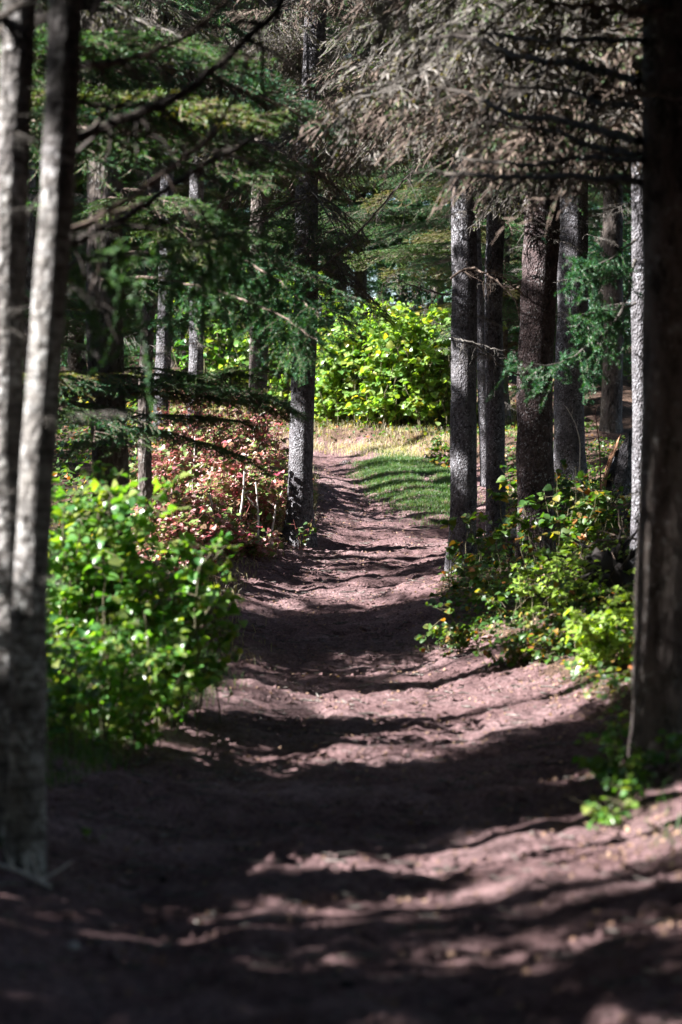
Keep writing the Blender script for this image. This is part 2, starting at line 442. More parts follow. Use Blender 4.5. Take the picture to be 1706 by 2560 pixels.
xs = np.concatenate([-axis([(6, 400, .5, 40)])[::-1], axis([(-6, -2.6, .14, .06), (-2.6, 2.8, .036, .036), (2.8, 6, .06, .14)])[1:-1], axis([(6, 400, .5, 40)])])
ys = np.concatenate([axis([(-200, 4, 20, 1)])[:-1], axis([(4, 6, .4, .06), (6, 42, .034, .05), (42, 60, .1, .8), (60, 110, 1.5, 4), (110, 900, 12, 90)])])
XX, YY = np.meshgrid(xs, ys)
UU = path_u(XX, YY)
ZZ = gz(XX, YY)
fine = (np.abs(XX) < 6) & (YY > 4) & (YY < 60)
onp = (1 - sm((np.abs(UU) - .9) / .3))
ZZ += np.where(fine, (fbm(XX * 9, YY * 8, 31, 3) - .5) * .055 + (vnoise(XX * 24, YY * 20, 41) - .5) * .016, 0)
# scuffed ledges and footprints on the trodden soil
ridge = fbm(XX * 1.8 + 9, YY * 3.4, 51, 2)
ZZ += np.where(fine, -np.maximum(0, .12 - np.abs(ridge - .5)) * .22 * onp, 0)
V = np.stack([XX, YY, ZZ], -1).reshape(-1, 3)
ny, nx = XX.shape
idx = np.arange(ny * nx).reshape(ny, nx)
Q = np.stack([idx[:-1, :-1], idx[:-1, 1:], idx[1:, 1:], idx[1:, :-1]], -1).reshape(-1, 4)
cu = UU[:-1, :-1].reshape(-1); cx = XX[:-1, :-1].reshape(-1); cy = YY[:-1, :-1].reshape(-1)
lim_ = 1.08 + np.where(cy < 13.5, .5, 0)
isp = (np.abs(cu) + (vnoise(cx * 5, cy * 4, 61) - .5) * .18 < lim_) & (cy > 4) & (cy < 46)
for nm, sel, mt in (("dirt_path", isp, M['soil']), ("forest_floor", ~isp, M['forest'])):
    q = Q[sel]; used, inv = np.unique(q, return_inverse=True)
    a = Acc(); a.add(V[used], inv.reshape(-1, 4))
    mkobj(nm, a.mesh(nm, [mt], True), kind='structure')

# ------------------------------------------------------------------ where sunlight gets through the canopy
FR = np.array([(900, .5), (1060, 1), (1128, 1), (1150, 1), (1158, .12), (1195, .18), (1215, .5), (1270, .5), (1300, .74), (1500, .74), (1545, .4), (1560, .06),
               (1622, .05), (1640, .34), (1690, .34), (1702, .15), (1733, .1), (1742, 1), (1782, 1), (1792, .03), (1870, .05), (1900, .32), (1990, .28), (2010, .12), (2080, .10),
               (2100, .5), (2150, .42), (2190, .15), (2250, .2), (2290, .55), (2350, .6), (2430, .55), (2450, .08), (2700, .1)], float)
_sx = rng.uniform(-4, 4, 20000); _sy = rng.uniform(5, 42, 20000)
def _raw(x, y):
    v = y * math.cos(SUN_A) - x * math.sin(SUN_A)
    ph = v / .52 + 1.1 * fbm(v * .8, x * .35 + 7, 71, 2) * 2 + .5 * fbm(x * .8, v * 1.2, 75, 1)
    return .6 * np.abs((ph % 1.0) * 2 - 1) + .4 * fbm(v * 5.5, x * .45, 77, 2)
_sorted = np.sort(_raw(_sx, _sy))
def litmask(x, y):
    n = np.searchsorted(_sorted, _raw(x, y)) / len(_sorted)
    z = gz(x, y); yc = np.maximum(y, 3)
    px = 853 + x * F / yc; py = 1280 + (EYE - z) * F / yc
    f = np.interp(py, FR[:, 0], FR[:, 1])
    f = np.where((py > 1737) & (py < 1786) & (px < 720), .15, f)
    f = np.where((py > 1985) & (px > 1050), f * .62, f)
    f = np.where((y < 6.9) | (y > 46), .12, f)
    f = np.where((np.abs(px - 853) > 1000) & (y > 6), .3, f)
    return n < f

TG = []   # points that the sun reaches: x, y, z, radius
def lit(px0, px1, py0, py1, d, n, r, p=1.0, tmin=.25):
    for _ in range(n):
        if random.random() < p:
            q = at(random.uniform(px0, px1), random.uniform(py0, py1), d + random.uniform(-.15, .15)); TG.append((*q, r, tmin))
def litline(pts, d, n, r, gap=0.0, w=10):
    pts = np.array(pts, float)
    for t in np.linspace(0, 1, n):
        if random.random() < gap: continue
        k = t * (len(pts) - 1); i = min(int(k), len(pts) - 2); p = pts[i] * (1 - (k - i)) + pts[i + 1] * (k - i)
        TG.append((*at(p[0] + random.uniform(-w, w), p[1], d), r, .25))
litline([(20, 560), (15, 1230)], 9.8, 30, .26, .05)
litline([(40, 130), (30, 560)], 9.8, 9, .12, .3)
litline([(115, 560), (100, 1180)], 9.3, 28, .24, .08)
litline([(130, 120), (120, 500)], 9.3, 7, .1, .35)
litline([(60, 1250), (30, 1900)], 9.6, 10, .09, .45)
litline([(1640, 1330), (1650, 1950)], 11.7, 12, .10, .35, 25)
lit(140, 540, 1230, 1420, 14.3, 50, .3)
lit(200, 520, 1500, 1800, 13.2, 20, .2)
lit(150, 560, 1420, 1700, 14.3, 26, .2)
lit(360, 700, 1020, 1380, 27.5, 70, .4)
lit(440, 760, 1260, 1430, 26, 18, .3)
lit(1080, 1560, 1370, 1600, 19.5, 22, .22)
lit(470, 740, 660, 960, 42, 26, .45, 1, 1.2)
NSTR = len(TG)
lit(360, 700, 980, 1200, 31, 30, .4)
litline([(745, 1050), (735, 1290)], 27.4, 10, .16)
lit(780, 1125, 760, 1090, 41.5, 50, .55)
lit(760, 1125, 420, 780, 43.5, 36, .6)
litline([(1145, 640), (1145, 760)], 24.4, 3, .12)
litline([(1135, 880), (1140, 1010)], 24.4, 5, .14)
litline([(1130, 1100), (1130, 1470)], 24.4, 9, .13, .2)
litline([(1235, 1000), (1235, 1250)], 28, 5, .12, .3)
litline([(1310, 1230), (1310, 1450)], 24, 8, .2, .1)
litline([(1320, 560), (1320, 1100)], 24, 8, .12, .45)
litline([(1410, 1050), (1410, 1240)], 32, 8, .24)
litline([(1425, 640), (1425, 1000)], 32, 6, .14, .3)
litline([(1577, 700), (1577, 1500)], 19.5, 16, .15, .1)
lit(1440, 1590, 1600, 1770, 16, 24, .32)
lit(420, 640, 1700, 1850, 15, 8, .16)
lit(1280, 1450, 1400, 1540, 19, 8, .2)
lit(1100, 1300, 1480, 1680, 19.5, 5, .14)
lit(1100, 1600, 1240, 1400, 21, 6, .15)
lit(170, 640, 880, 1120, 18.5, 26, .24)
lit(480, 860, 620, 900, 19, 24, .26)
lit(200, 560, 20, 560, 19, 16, .24)
lit(560, 1000, 200, 560, 20, 30, .24)
lit(900, 1560, 20, 480, 20, 46, .26)
lit(1050, 1250, 440, 640, 22, 12, .22)
lit(1350, 1560, 480, 1000, 18.5, 8, .16)
lit(390, 520, 740, 960, 34, 8, .25)
for _ in range(36):
    TG.append((random.uniform(-4, 4.5), random.uniform(17, 36), random.uniform(4.0, 8.0), .28, 1.0))
for _ in range(380):
    if _ == 0: NCRIT = len(TG) - 36
    q = at(random.uniform(170, 1590), random.uniform(-40, 620), random.uniform(14, 31)); TG.append((*q, random.uniform(.18, .34), 1.3))
TG_TAIL = len(TG); lit(780, 1150, 1030, 1150, 40.6, 40, .6)
TG = np.array(TG)
SH = np.array([(*at(20 + 40 * (k % 2), 1340 + 30 * k, 10.2), .25) for k in range(26)] + [(*at(1660, 60 + 40 * k, 11.7), .3) for k in range(30)] + [(*at(random.uniform(350, 1500), random.uniform(1560, 1625), 20.5), .25) for k in range(20)]
              + [(*at(px_ + random.uniform(-8, 8), random.uniform(a_, b_), d_), .2) for px_, a_, b_, d_, n__ in ((1150, 770, 850, 24.4, 4), (1150, 1010, 1080, 24.4, 4), (1150, 1270, 1380, 24.4, 4), (1238, 620, 900, 28, 7), (1345, 700, 820, 23.6, 6), (1345, 900, 1150, 23.6, 9), (1430, 700, 960, 31.5, 8), (765, 640, 940, 27.3, 9), (1600, 900, 1050, 19.5, 5), (1600, 1250, 1350, 19.5, 4)) for _ in range(n__)]
              + [(*at(random.uniform(300, 1450), random.uniform(1800, 2050), 13), .3) for k in range(40)])

STRONG = (np.arange(len(TG)) < NSTR) | ((np.abs(TG[:, 1] - 16) < .3) & (TG[:, 0] > 1.4)) | ((np.abs(TG[:, 1] - 19) < .3) & (TG[:, 0] > 1.2) & (TG[:, 0] < 2))
_tail = np.zeros(len(TG), bool); _tail[TG_TAIL:] = True
CRIT = (np.arange(len(TG)) < NCRIT) | _tail
SOFT = CRIT | (rng.random(len(TG)) < .12)
GC = np.zeros((60, 250), int)            # shadow counts on the ground, 0.15 m cells from (-4.5, 5)
_cx, _cy = np.meshgrid(-4.5 + .15 * (np.arange(60) + .5), 5 + .15 * (np.arange(250) + .5), indexing='ij')
GM = litmask(_cx, _cy)
SHC = np.zeros(len(SH), int)
def ground_hit(P):
    t = (P[:, 2] - 0.6) / SZ
    x = P[:, 0] - SX * t; y = P[:, 1] - SY * t
    for _ in range(2):
        t = (P[:, 2] - np.interp(y, _gy, _gz) - .12) / SZ; x = P[:, 0] - SX * t; y = P[:, 1] - SY * t
    i = ((x + 4.5) / .15).astype(int); j = ((y - 5) / .15).astype(int)
    near = (np.abs(x) < .1412 * np.maximum(y, 3) + .3) & (i >= 0) & (i < 60) & (j >= 7) & (j < 250)
    return i[near], j[near]

def sun_ok(P, mode='full', slim=False, need=False):
    """P (n,3) sample points of a bough; False if it would shade a place the photograph shows in sunshine."""
    i, j = ground_hit(P)
    Z = P[:, None] - SH[None, :, :3]; tz = Z @ S
    hs = ((tz > .2) & ((Z ** 2).sum(-1) - tz ** 2 < SH[None, :, 3] ** 2)).any(0)
    if need and not ((~GM[i, j]) & (GC[i, j] < 3)).sum() > 3 and not (hs & (SHC < 4)).any(): return False
    lim = {'full': 1 if slim else 0, 'soft': 9, 'fill': 1}[mode]
    if not hs.any() and len(i) and GM[i, j].sum() > lim: return False
    T = TG if mode == 'full' else TG[CRIT] if mode == 'fill' else TG[SOFT]
    W = P[:, None] - T[None, :, :3]
    tt = W @ S
    d2 = (W ** 2).sum(-1) - tt ** 2
    if ((tt > T[None, :, 4]) & (d2 < (T[None, :, 3] + {'full': .1, 'soft': 0., 'fill': 0.}[mode]) ** 2 * (np.where(STRONG[CRIT], 1, .35)[None] if mode == 'fill' else 1))).any(): return False
    np.add.at(GC, (i, j), 1); SHC[hs] += 1
    return True

def trunk_sun_ok(x, y, r=.15):
    v0 = y * math.cos(SUN_A) - x * math.sin(SUN_A)
    if x < 0 and (14.95 < v0 < 16.5 or 26.35 < v0 < 26.85 or 9.25 < v0 < 9.6 or 9.7 < v0 < 10.1 or 38.0 < v0 < 41.5): return False
    return True

ARCH = np.array([(-200, 880), (170, 860), (330, 700), (450, 760), (560, 860), (620, 840), (700, 860), (830, 760), (900, 520), (1000, 480), (1090, 520), (1130, 640), (1260, 660), (1330, 520), (1450, 480), (1900, 500)], float)
def arch_ok(P, slack=0):
    px = 853 + P[:, 0] * F / P[:, 1]; py = 1280 - (P[:, 2] - EYE) * F / P[:, 1]
    inside = (px > -60) & (px < 1766) & (P[:, 1] > 4)
    return not (inside & (py > np.interp(px, ARCH[:, 0], ARCH[:, 1]) + slack)).any()

# ------------------------------------------------------------------ trunks and trees
def trunk_mesh(name, p0, p1, r0, r1, mat, seed, rings=70, sides=18, flare=.5, bury=.25):
    """p0, p1 relative to the base; a leaning, slightly crooked, knobbly tapered trunk"""
    rr = np.random.default_rng(seed); acc = Acc()
    t = np.linspace(0, 1, rings) ** 1.25
    ax = p0 + (p1 - p0) * t[:, None]; H = np.linalg.norm(p1 - p0)
    ax[:, 0] += np.sin(t * H * .9 + seed) * .015 * H / 8 + np.sin(t * H * 2.3 + seed * 2) * .008
    ax[0, 2] -= bury
    h = t * H
    R = (r0 + (r1 - r0) * t) * (1 + flare * np.exp(-h / .22))
    ang = np.arange(sides) / sides * 2 * math.pi
    lob = 1 + .25 * flare * np.exp(-h / .3)[:, None] * np.cos(ang * 4 + seed)[None]
    nzs = 1 + (fbm(np.cos(ang)[None] * 1.9 + 10 + h[:, None] * .7, h[:, None] * 5 + np.sin(ang)[None] * 1.9, seed, 3) - .5) * .2
    rad = R[:, None] * lob * nzs
    Vv = ax[:, None] + np.stack([np.cos(ang)[None] * rad, np.sin(ang)[None] * rad, np.zeros_like(rad)], -1)
    idx = np.arange(rings * sides).reshape(rings, sides); a = idx[:-1]; b = idx[1:]
    acc.add(Vv.reshape(-1, 3), np.stack([a, np.roll(a, -1, 1), np.roll(b, -1, 1), b], -1).reshape(-1, 4))
    return acc.mesh(name, [mat], True), ax, h

def place_bough(tree, base, P, kind, length, az, pitch, name='branch', check=True, arch=None, rr=random, need=False):
    me, pts = rr.choice(BOUGHS[kind])
    ref = 1.2 if kind == 'short' else 2.0
    sc = length / ref
    e = Euler((rr.uniform(-.25, .25), -pitch, az))
    mt = np.array(e.to_matrix())
    W = pts @ mt.T * sc + P
    if arch is not None and kind in ('dense', 'slim'):
        pz = (W[:, 2] - EYE) * F / np.maximum(W[:, 1], .5)
        if ((np.abs(W[:, 0]) * F / np.maximum(W[:, 1], .5) < 900) & (pz < 1330) & (pz > -1300) & (W[:, 1] > 1) & (W[:, 1] < 16)).any(): return None
    if check and not sun_ok(W, 'fill' if check == 'fill' else 'soft' if check == 'soft' and kind in ('dead', 'live') else 'full', kind == 'slim', need): return None
    if arch is not None and not arch_ok(W, arch): return None
    return mkobj(name, me, tree, tuple(P - base), e, sc)

def tree(label, base, top, r0, r1, mat, seed, h_total=13, group=None, boughs=(), stubs=0, stub_range=(.8, 4), stub_scale=(.12, .42), flare=.5, name='spruce_tree', cat='tree', check=True, visible=True, rings=70, sides=18):
    base = np.array(base, float); d = (np.array(top, float) - base); d = d / d[2] * h_total
    t = thing(name, label, cat, tuple(base), group)
    me, ax, h = trunk_mesh("trunk", np.zeros(3), d, r0, r1, mat, seed, rings, sides, flare)
    mkobj("trunk", me, t)
    rr = random.Random(seed * 13 + 1); cnt = 0
    for (kind, n, h0, h1, l0, l1, azc, azs) in boughs:
        for _ in range(n):
            if cnt > 290: break
            hh = rr.uniform(h0, h1); P = base + np.array([np.interp(hh, h, ax[:, j]) for j in range(3)])
            az = math.radians(azc + rr.uniform(-azs, azs)); ln = rr.uniform(l0, l1) * (1 - .45 * max(0, hh - 6) / max(1, h_total - 6))
            if place_bough(t, base, P, kind, ln, az, rr.uniform(-.1, .2), arch=0 if visible else None, check=check, rr=rr): cnt += 1
    for _ in range(stubs):
        hh = rr.uniform(*stub_range); P = base + np.array([np.interp(hh, h, ax[:, j]) for j in range(3)])
        me2, pts = rr.choice(BOUGHS['sparse'])
        mkobj("dead_branch", me2, t, tuple(P - base), (rr.uniform(-.4, .4), rr.uniform(-.3, .25), rr.uniform(0, 6.28)), rr.uniform(*stub_scale))
    return t, ax + base, h

def tbase(px_b, py_b, px_t, py_t, d):
    """base on the ground and a second axis point for a trunk seen at these pixels"""
    b = at(px_b, py_b, d); u = at(px_t, py_t, d)
    k = (b - u) / (b[2] - u[2])
    g = gzf(b[0], b[1]); bb = b + k * (g - b[2])
    return bb, u

HERO = {}
def hero(key, label, pb, pt, d, r0, r1, mat, seed, **kw):
    kw.setdefault('check', 'soft')
    b, u = tbase(*pb, *pt, d)
    HERO[key] = tree(label, b, u, r0, r1, mat, seed, **kw)
    HERO[key + '_b'] = b
    return HERO[key][0]

UP = 2.9
hero('L1', "pale silvery fir trunk cut by the left picture edge, sunlit along its outer side", (14, 2180), (46, 100), 9.9, .074, .056, M['bark_pale'], 3, h_total=11,
     boughs=[('dense', 110, 5.0, 10.8, 1.6, 3.6, 0, 120)], stubs=22, stub_range=(.9, 3.6), flare=.3, stub_scale=(.05, .17))
hero('L2', "pale fir trunk just inside the edge one, beside the green bush, leaning slightly outward", (68, 2160), (152, 100), 9.4, .069, .058, M['bark_pale'], 4, h_total=11,
     boughs=[('dense', 110, 5.0, 10.8, 1.6, 3.6, 0, 120)], stubs=26, stub_range=(.9, 3.6), flare=.3, stub_scale=(.05, .17))
hero('R1', "thick near trunk along the right picture edge, dark above with sun patches low down", (1676, 1960), (1672, 50), 11.7, .15, .14, M['bark_dark'], 5, h_total=12,
     boughs=[('dense', 130, 5.2, 11.5, 1.6, 3.6, 180, 120)], stubs=6, stub_range=(2.5, 4.6), flare=.22)
hero('R0', "slim sunlit trunk half hidden behind the thick near trunk at the right edge", (1600, 1600), (1600, 300), 19.5, .085, .07, M['bark_grey'], 6, h_total=12,
     boughs=[('dead', 22, 3.6, 7.5, 1, 2, 180, 120), ('live', 18, 6, 11, 1.2, 2, 0, 180)], stubs=12, stub_range=(.5, 3.5), flare=.3)
hero('M1', "grey trunk at the left edge of the path with its sunlit foot in red leaves", (742, 1330), (768, 640), 27.3, .142, .105, M['bark_grey'], 7, h_total=13,
     boughs=[('dead', 70, 4.2, 7.6, 1.2, 2.4, 0, 180), ('live', 30, 7, 12.5, 1.4, 2.2, 0, 180)], stubs=6, stub_range=(2, 4), flare=.45)
hero('M0', "dark shaded trunk standing behind the red bushes", (640, 1110), (652, 640), 34, .135, .10, M['bark_dark'], 8, h_total=13,
     boughs=[('live', 50, 4.2, 12, 1.4, 2.4, 0, 180)], stubs=8, stub_range=(1.5, 4), flare=.3)
hero('ML1', "broad dim trunk behind the green bush and the spruce sprays", (280, 1330), (268, 640), 20, .155, .13, M['bark_dark'], 9, h_total=13,
     boughs=[('dead', 46, 3.4, 7, 1.2, 2.2, 0, 180), ('live', 36, 4.0, 12.5, 1.2, 2.4, 0, 180)], stubs=22, stub_range=(1.6, 4.2), flare=.3)
hero('ML2', "slender dark trunk standing between the broad dim trunk and the red leaves", (364, 1330), (376, 700), 24, .07, .055, M['bark_dark'], 10, h_total=12,
     boughs=[('dead', 40, 3.6, 7, 1, 2.1, 0, 180), ('live', 24, 4.6, 11.5, 1.2, 2.2, 0, 180)], stubs=14, stub_range=(1.6, 4.2), flare=.2)
hero('ML3', "bare trunk with many dead twigs behind the slender dark trunk", (408, 1180), (412, 740), 32, .105, .085, M['bark_grey'], 11, h_total=13,
     boughs=[('dead', 40, 4.6, 8, 1.2, 2.4, 0, 180), ('live', 30, 5.4, 12.5, 1.4, 2.4, 0, 180)], stubs=20, stub_range=(1.2, 4.4), flare=.3)
hero('ML4', "thin grey trunk with one sunny side, in front of dark green shrubs", (487, 1120), (488, 740), 35, .108, .09, M['bark_grey'], 12, h_total=13,
     boughs=[('dead', 30, 5, 8, 1.2, 2.4, 0, 180), ('live', 34, 5.2, 12.5, 1.4, 2.4, 0, 180)], stubs=18, stub_range=(1.2, 4.4), flare=.3)
hero('MR1', "mottled grey trunk standing closest to the right side of the path", (1150, 1490), (1160, 640), 24.4, .132, .118, M['bark_grey'], 13, h_total=13,
     boughs=[('dead', 90, 4.25, 7.6, 1.1, 2.5, 190, 170), ('dense', 60, 6.5, 12.5, 1.3, 2.2, 0, 180)], stubs=12, stub_range=(2.1, 4.2), flare=.3)
hero('MR1b', "thin crooked trunk peeping out behind the mottled grey one", (1212, 1180), (1196, 640), 33, .075, .065, M['bark_grey'], 14, h_total=12,
     boughs=[('dead', 26, 4.6, 8, 1, 2, 0, 180), ('live', 24, 6, 11.5, 1.2, 2.2, 0, 180)], stubs=8, stub_range=(1.2, 4), flare=.3)
hero('MR2', "dark narrow trunk second from the path among the group on the right", (1238, 1370), (1242, 500), 28, .112, .095, M['bark_grey'], 15, h_total=13,
     boughs=[('dead', 60, 4.6, 8, 1.2, 2.4, 190, 170), ('dense', 60, 6.8, 12.5, 1.3, 2.2, 0, 180)], stubs=14, stub_range=(1.5, 4.4), flare=.2)
hero('MR3', "stout reddish brown trunk flecked with white lichen, rising from green saplings", (1338, 1480), (1352, 560), 23.6, .182, .155, M['bark_red'], 16, h_total=13,
     boughs=[('dead', 90, 4.0, 7.8, 1.2, 2.6, 190, 170), ('dense', 60, 6.4, 12.5, 1.4, 2.4, 0, 180)], stubs=12, stub_range=(2.0, 4.2), flare=.2)
hero('MR4', "wide pale grey trunk behind, its foot glaring white in the sun", (1428, 1250), (1430, 420), 31.5, .205, .18, M['bark_grey'], 17, h_total=14,
     boughs=[('dead', 60, 5, 9, 1.4, 2.6, 190, 170), ('dense', 60, 7, 13, 1.4, 2.4, 0, 180)], stubs=12, stub_range=(1.2, 4.6), flare=.25)
hero('MR5', "dim far trunk rising behind the broken stump", (1532, 1180), (1530, 600), 38, .16, .14, M['bark_dark'], 18, h_total=13,
     boughs=[('dead', 26, 3.6, 7, 1.2, 2.2, 190, 170), ('live', 30, 5, 12.5, 1.4, 2.4, 0, 180)], stubs=14, stub_range=(.8, 3.6), flare=.25)

for i, (x, y, lab, bl) in enumerate((
    (-2.65, 16.6, "spruce just outside the left edge whose boughs hang in above the green bush", [('live', 70, 3.3, 4.9, 1.6, 3.2, 20, 70), ('dead', 80, 4.0, 5.8, 1.4, 2.8, 20, 70), ('dense', 100, 5.8, 11, 1.8, 3.6, 0, 180)]),
    (-3.15, 19.2, "spruce outside the left edge spreading long boughs across the upper left", [('live', 80, 3.6, 5.4, 1.8, 3.4, 10, 70), ('dead', 100, 4.2, 6.6, 1.6, 3.2, 10, 70), ('dense', 80, 6.4, 12, 1.6, 2.8, 0, 180)]),
    (-3.7, 24.0, "spruce at the left edge with dead twiggy limbs far up", [('live', 70, 4.2, 7.6, 1.8, 3.4, 0, 70), ('dead', 90, 4.2, 7.6, 1.6, 3.2, 0, 70), ('dense', 80, 7.4, 12, 1.6, 2.8, 0, 180)]),
    (2.75, 16.6, "spruce outside the right edge with grey dead boughs reaching over the path", [('dead', 110, 3.6, 6.4, 1.5, 3.1, 180, 70), ('dense', 90, 6.0, 12, 1.6, 2.8, 0, 180)]),
    (3.35, 21.0, "spruce outside the right edge behind the slim sunlit trunk", [('dead', 110, 4.0, 7.4, 1.6, 3.2, 180, 70), ('dense', 90, 7, 12, 1.6, 2.8, 0, 180)]))):
    b = np.array([x, y, gzf(x, y)]); placed_edge = (x, y)
    tree(lab, b, b + np.array([0, 0, 1.]), .13, .06, M['bark_dark'], 820 + i, h_total=13, boughs=bl, rings=30, sides=10, check='soft')
# more trees of the same stand, just outside the picture on both sides and behind the camera, boughs arranged to shape the shade
def outside(x, y, m=.25):
    return y < 5 or abs(x) > .1412 * y + m
placed = [tuple(HERO[k][:2]) for k in HERO if k.endswith('_b')]
def try_spot(x, y, gap):
    return all((x - a) ** 2 + (y - b) ** 2 > gap * gap for a, b in placed)
rs = random.Random(21)
barks = [M['bark_grey'], M['bark_dark'], M['bark_red'], M['bark_pale']]
LEFT = []
n_off = 0
for k in range(1400):
    if n_off >= 84: break
    y = rs.uniform(-6, 41); x = -rs.uniform(.1412 * max(y, 5) + .75, 19 if y < 32 else 13)
    if not outside(x, y, .7) or abs(path_u(np.array([x]), np.array([y]))[0]) < 1.25 or not try_spot(x, y, 1.35): continue
    if not trunk_sun_ok(x, y): continue
    placed.append((x, y)); n_off += 1
    b = np.array([x, y, gzf(x, y)])
    xi = -x - .1412 * max(y, 5); LEFT.append(None)
    lo = 1.2 if xi > 3.6 else 3.4
    LEFT[-1] = tree("forest spruce standing left of the path beyond the picture edge", b, b + np.array([rs.uniform(-.03, .03), rs.uniform(-.03, .03), 1]), rs.uniform(.09, .15), .06, rs.choice(barks), 500 + k,
         h_total=rs.uniform(12, 14.5), group="spruces of the stand left of the picture", boughs=[('dense', 62, lo, 12.8, 1.4, 2.7, 0, 180), ('slim', 14, lo, 9, 1.3, 2.4, 14, 22), ('slim', 14, lo, 9, 1.3, 2.4, 194, 22)], visible=True, rings=30, sides=10)
    LEFT[-1] = (LEFT[-1], lo, b, k)
# slender boughs added off-frame to complete the bars of shade across the path
rr_ = random.Random(77)
LB = np.array([l[2][:2] for l in LEFT]); LN = [0] * len(LEFT)
for it in range(32000):
    if it % 500 == 0:
        cells = np.argwhere((~GM) & (GC < 2) & (np.abs(_cx) < .1412 * _cy + .1) & (_cy > 6.5))
    if rr_.random() < .3:
        q_ = SH[rr_.randrange(len(SH)), :3]
    else:
        c_ = cells[rr_.randrange(len(cells))]; q_ = np.array([_cx[c_[0], c_[1]], _cy[c_[0], c_[1]], 0]); q_[2] = np.interp(q_[1], _gy, _gz) + .1
    nr_ = q_[1] < 13.5; gl_ = max(0, q_[2] - np.interp(q_[1], _gy, _gz)); hh = gl_ + (rr_.uniform(1.2, 5.5) if nr_ else rr_.uniform(1.8, 8)); q_ = q_ + S * (hh - q_[2] + np.interp(q_[1], _gy, _gz)) / SZ
    dd = np.hypot(LB[:, 0] - q_[0], LB[:, 1] - q_[1]); order = [i for i in np.argsort(dd)[:9 if nr_ else 4] if .35 < dd[i] < (3.4 if nr_ else 2.5)]
    if nr_: order = [i for i in order if abs(math.sin(math.atan2(q_[1] - LB[i, 1], q_[0] - LB[i, 0]) - SUN_A)) < .42]
    if not order: continue
    i = rr_.choice(order)
    if LN[i] > 170: continue
    (t_, ax_, h_), lo, b, k = LEFT[i]
    hr_ = q_[2] - b[2]
    if hr_ < (.8 if lo < 2 or nr_ else 2.6) or hr_ > 12: continue
    P_ = np.array([np.interp(hr_, h_, ax_[:, q]) for q in range(3)])
    az_ = math.atan2(q_[1] - P_[1], q_[0] - P_[0])
    if place_bough(t_, b, P_, 'slim', dd[i] * rr_.uniform(1.0, 1.5) + .15, az_, rr_.uniform(0, .12), arch=0, rr=rr_, need=True, check='fill'): LN[i] += 1
print("fill", sum(LN))
print("bars", (~GM).sum(), ((~GM) & (GC < 1)).sum(), (SHC < 1).sum())
n_ = 0  # thin off-frame firs, added to stripe the ground with narrow shadows
for k in range(2500):
    if n_ >= 74: break
    v_ = rs.uniform(6.1, 12.2) if n_ < 44 else rs.uniform(16.6, 31)
    x = -rs.uniform(2.6, 9.5) if n_ < 44 else -rs.uniform(4.2, 11); y = (v_ + x * math.sin(SUN_A)) / math.cos(SUN_A)
    if not outside(x, y, .5) or not try_spot(x, y, .3) or (9.2 < v_ < 9.65) or (9.7 < v_ < 10.15) or 26.35 < v_ < 26.85: continue
    if abs(path_u(np.array([x]), np.array([y]))[0]) < 1.25: continue
    placed.append((x, y)); n_ += 1; b = np.array([x, y, gzf(x, y)])
    tree("thin dead young fir crowding the stand left of the path", b, b + np.array([rs.uniform(-.02, .02), rs.uniform(-.015, .015), 1]), rs.uniform(.022, .05), .012, M['bark_grey'], 1500 + k,
         h_total=rs.uniform(4.5, 8), group="thin young firs left of the picture", boughs=[], stubs=6, stub_range=(.8, 4), rings=16, sides=7, flare=.1, name='shadow_fir')
n_off = 0
for k in range(600):
    if n_off >= 52: break
    y = rs.uniform(-9, 36); x = rs.uniform(.1412 * max(y, 5) + .9, 11) if y > 2 else rs.uniform(-6, 9)
    if not try_spot(x, y, 1.7): continue
    placed.append((x, y)); n_off += 1
    b = np.array([x, y, gzf(x, y)])
    tree("forest spruce standing right of the path beyond the picture edge", b, b + np.array([rs.uniform(-.03, .03), rs.uniform(-.03, .03), 1]), rs.uniform(.09, .15), .06, rs.choice(barks), 900 + k,
         h_total=rs.uniform(12, 14), group="spruces of the stand right of the picture", boughs=[('dense', 90, 3.0, 12.5, 1.8, 3.4, 0, 180)], visible=True, rings=30, sides=10)

# ------------------------------------------------------------------ far spruces with one shared crown mesh each
def crown_mesh(seed, H=14, low=.5):
    r = np.random.default_rng(seed); acc = Acc()
    nb = 150
    hh = low + (H - low) * np.sort(r.random(nb)) ** 1.0
    L = np.clip((H - hh) / H, .05, 1) ** .7 * r.uniform(1.3, 2.5, nb)
    az = r.uniform(0, 6.28, nb)
    q = np.linspace(0, 1, 6)
    D = np.stack([np.cos(az), np.sin(az), np.zeros(nb)], 1)
    main = D[:, None] * (L[:, None] * q)[..., None]; main[..., 2] += hh[:, None] + .12 * L[:, None] * q - .42 * L[:, None] * q ** 2
    tubes(acc, main, np.interp(q, [0, 1], [.018, .004])[None].repeat(nb, 0), 3, 0)
    ns = 13
    t = r.uniform(.15, 1, (nb, ns)); sg = np.clip((t * 5).astype(int), 0, 4); f = (t * 5 - sg)[..., None]; I = np.arange(nb)[:, None]
    b = main[I, sg] * (1 - f) + main[I, sg + 1] * f
    sd = np.cross(D, [0, 0, 1.])[:, None] * np.where(np.arange(ns) % 2 == 0, 1, -1)[None, :, None]
    d2 = norm(D[:, None] * .6 + sd * .8 + np.array([0, 0, -.25]) + r.normal(size=(nb, ns, 3)) * .15)
    l2 = L[:, None] * (.45 * (1.1 - t)) + .12
    q2 = np.array([0, .5, 1])
    sec = b[:, :, None] + d2[:, :, None] * (l2[..., None] * q2)[..., None]; sec[..., 2] -= .12 * l2[..., None] * q2 ** 2
    sec = sec.reshape(-1, 3, 3)
    needles(acc, sec, 26, .085, .030, 1, r, .75)
    needles(acc, main[:, 2:], 22, .085, .030, 1, r, .75)
    return acc.mesh("crown", [M['twig_brown'], M['needle']])

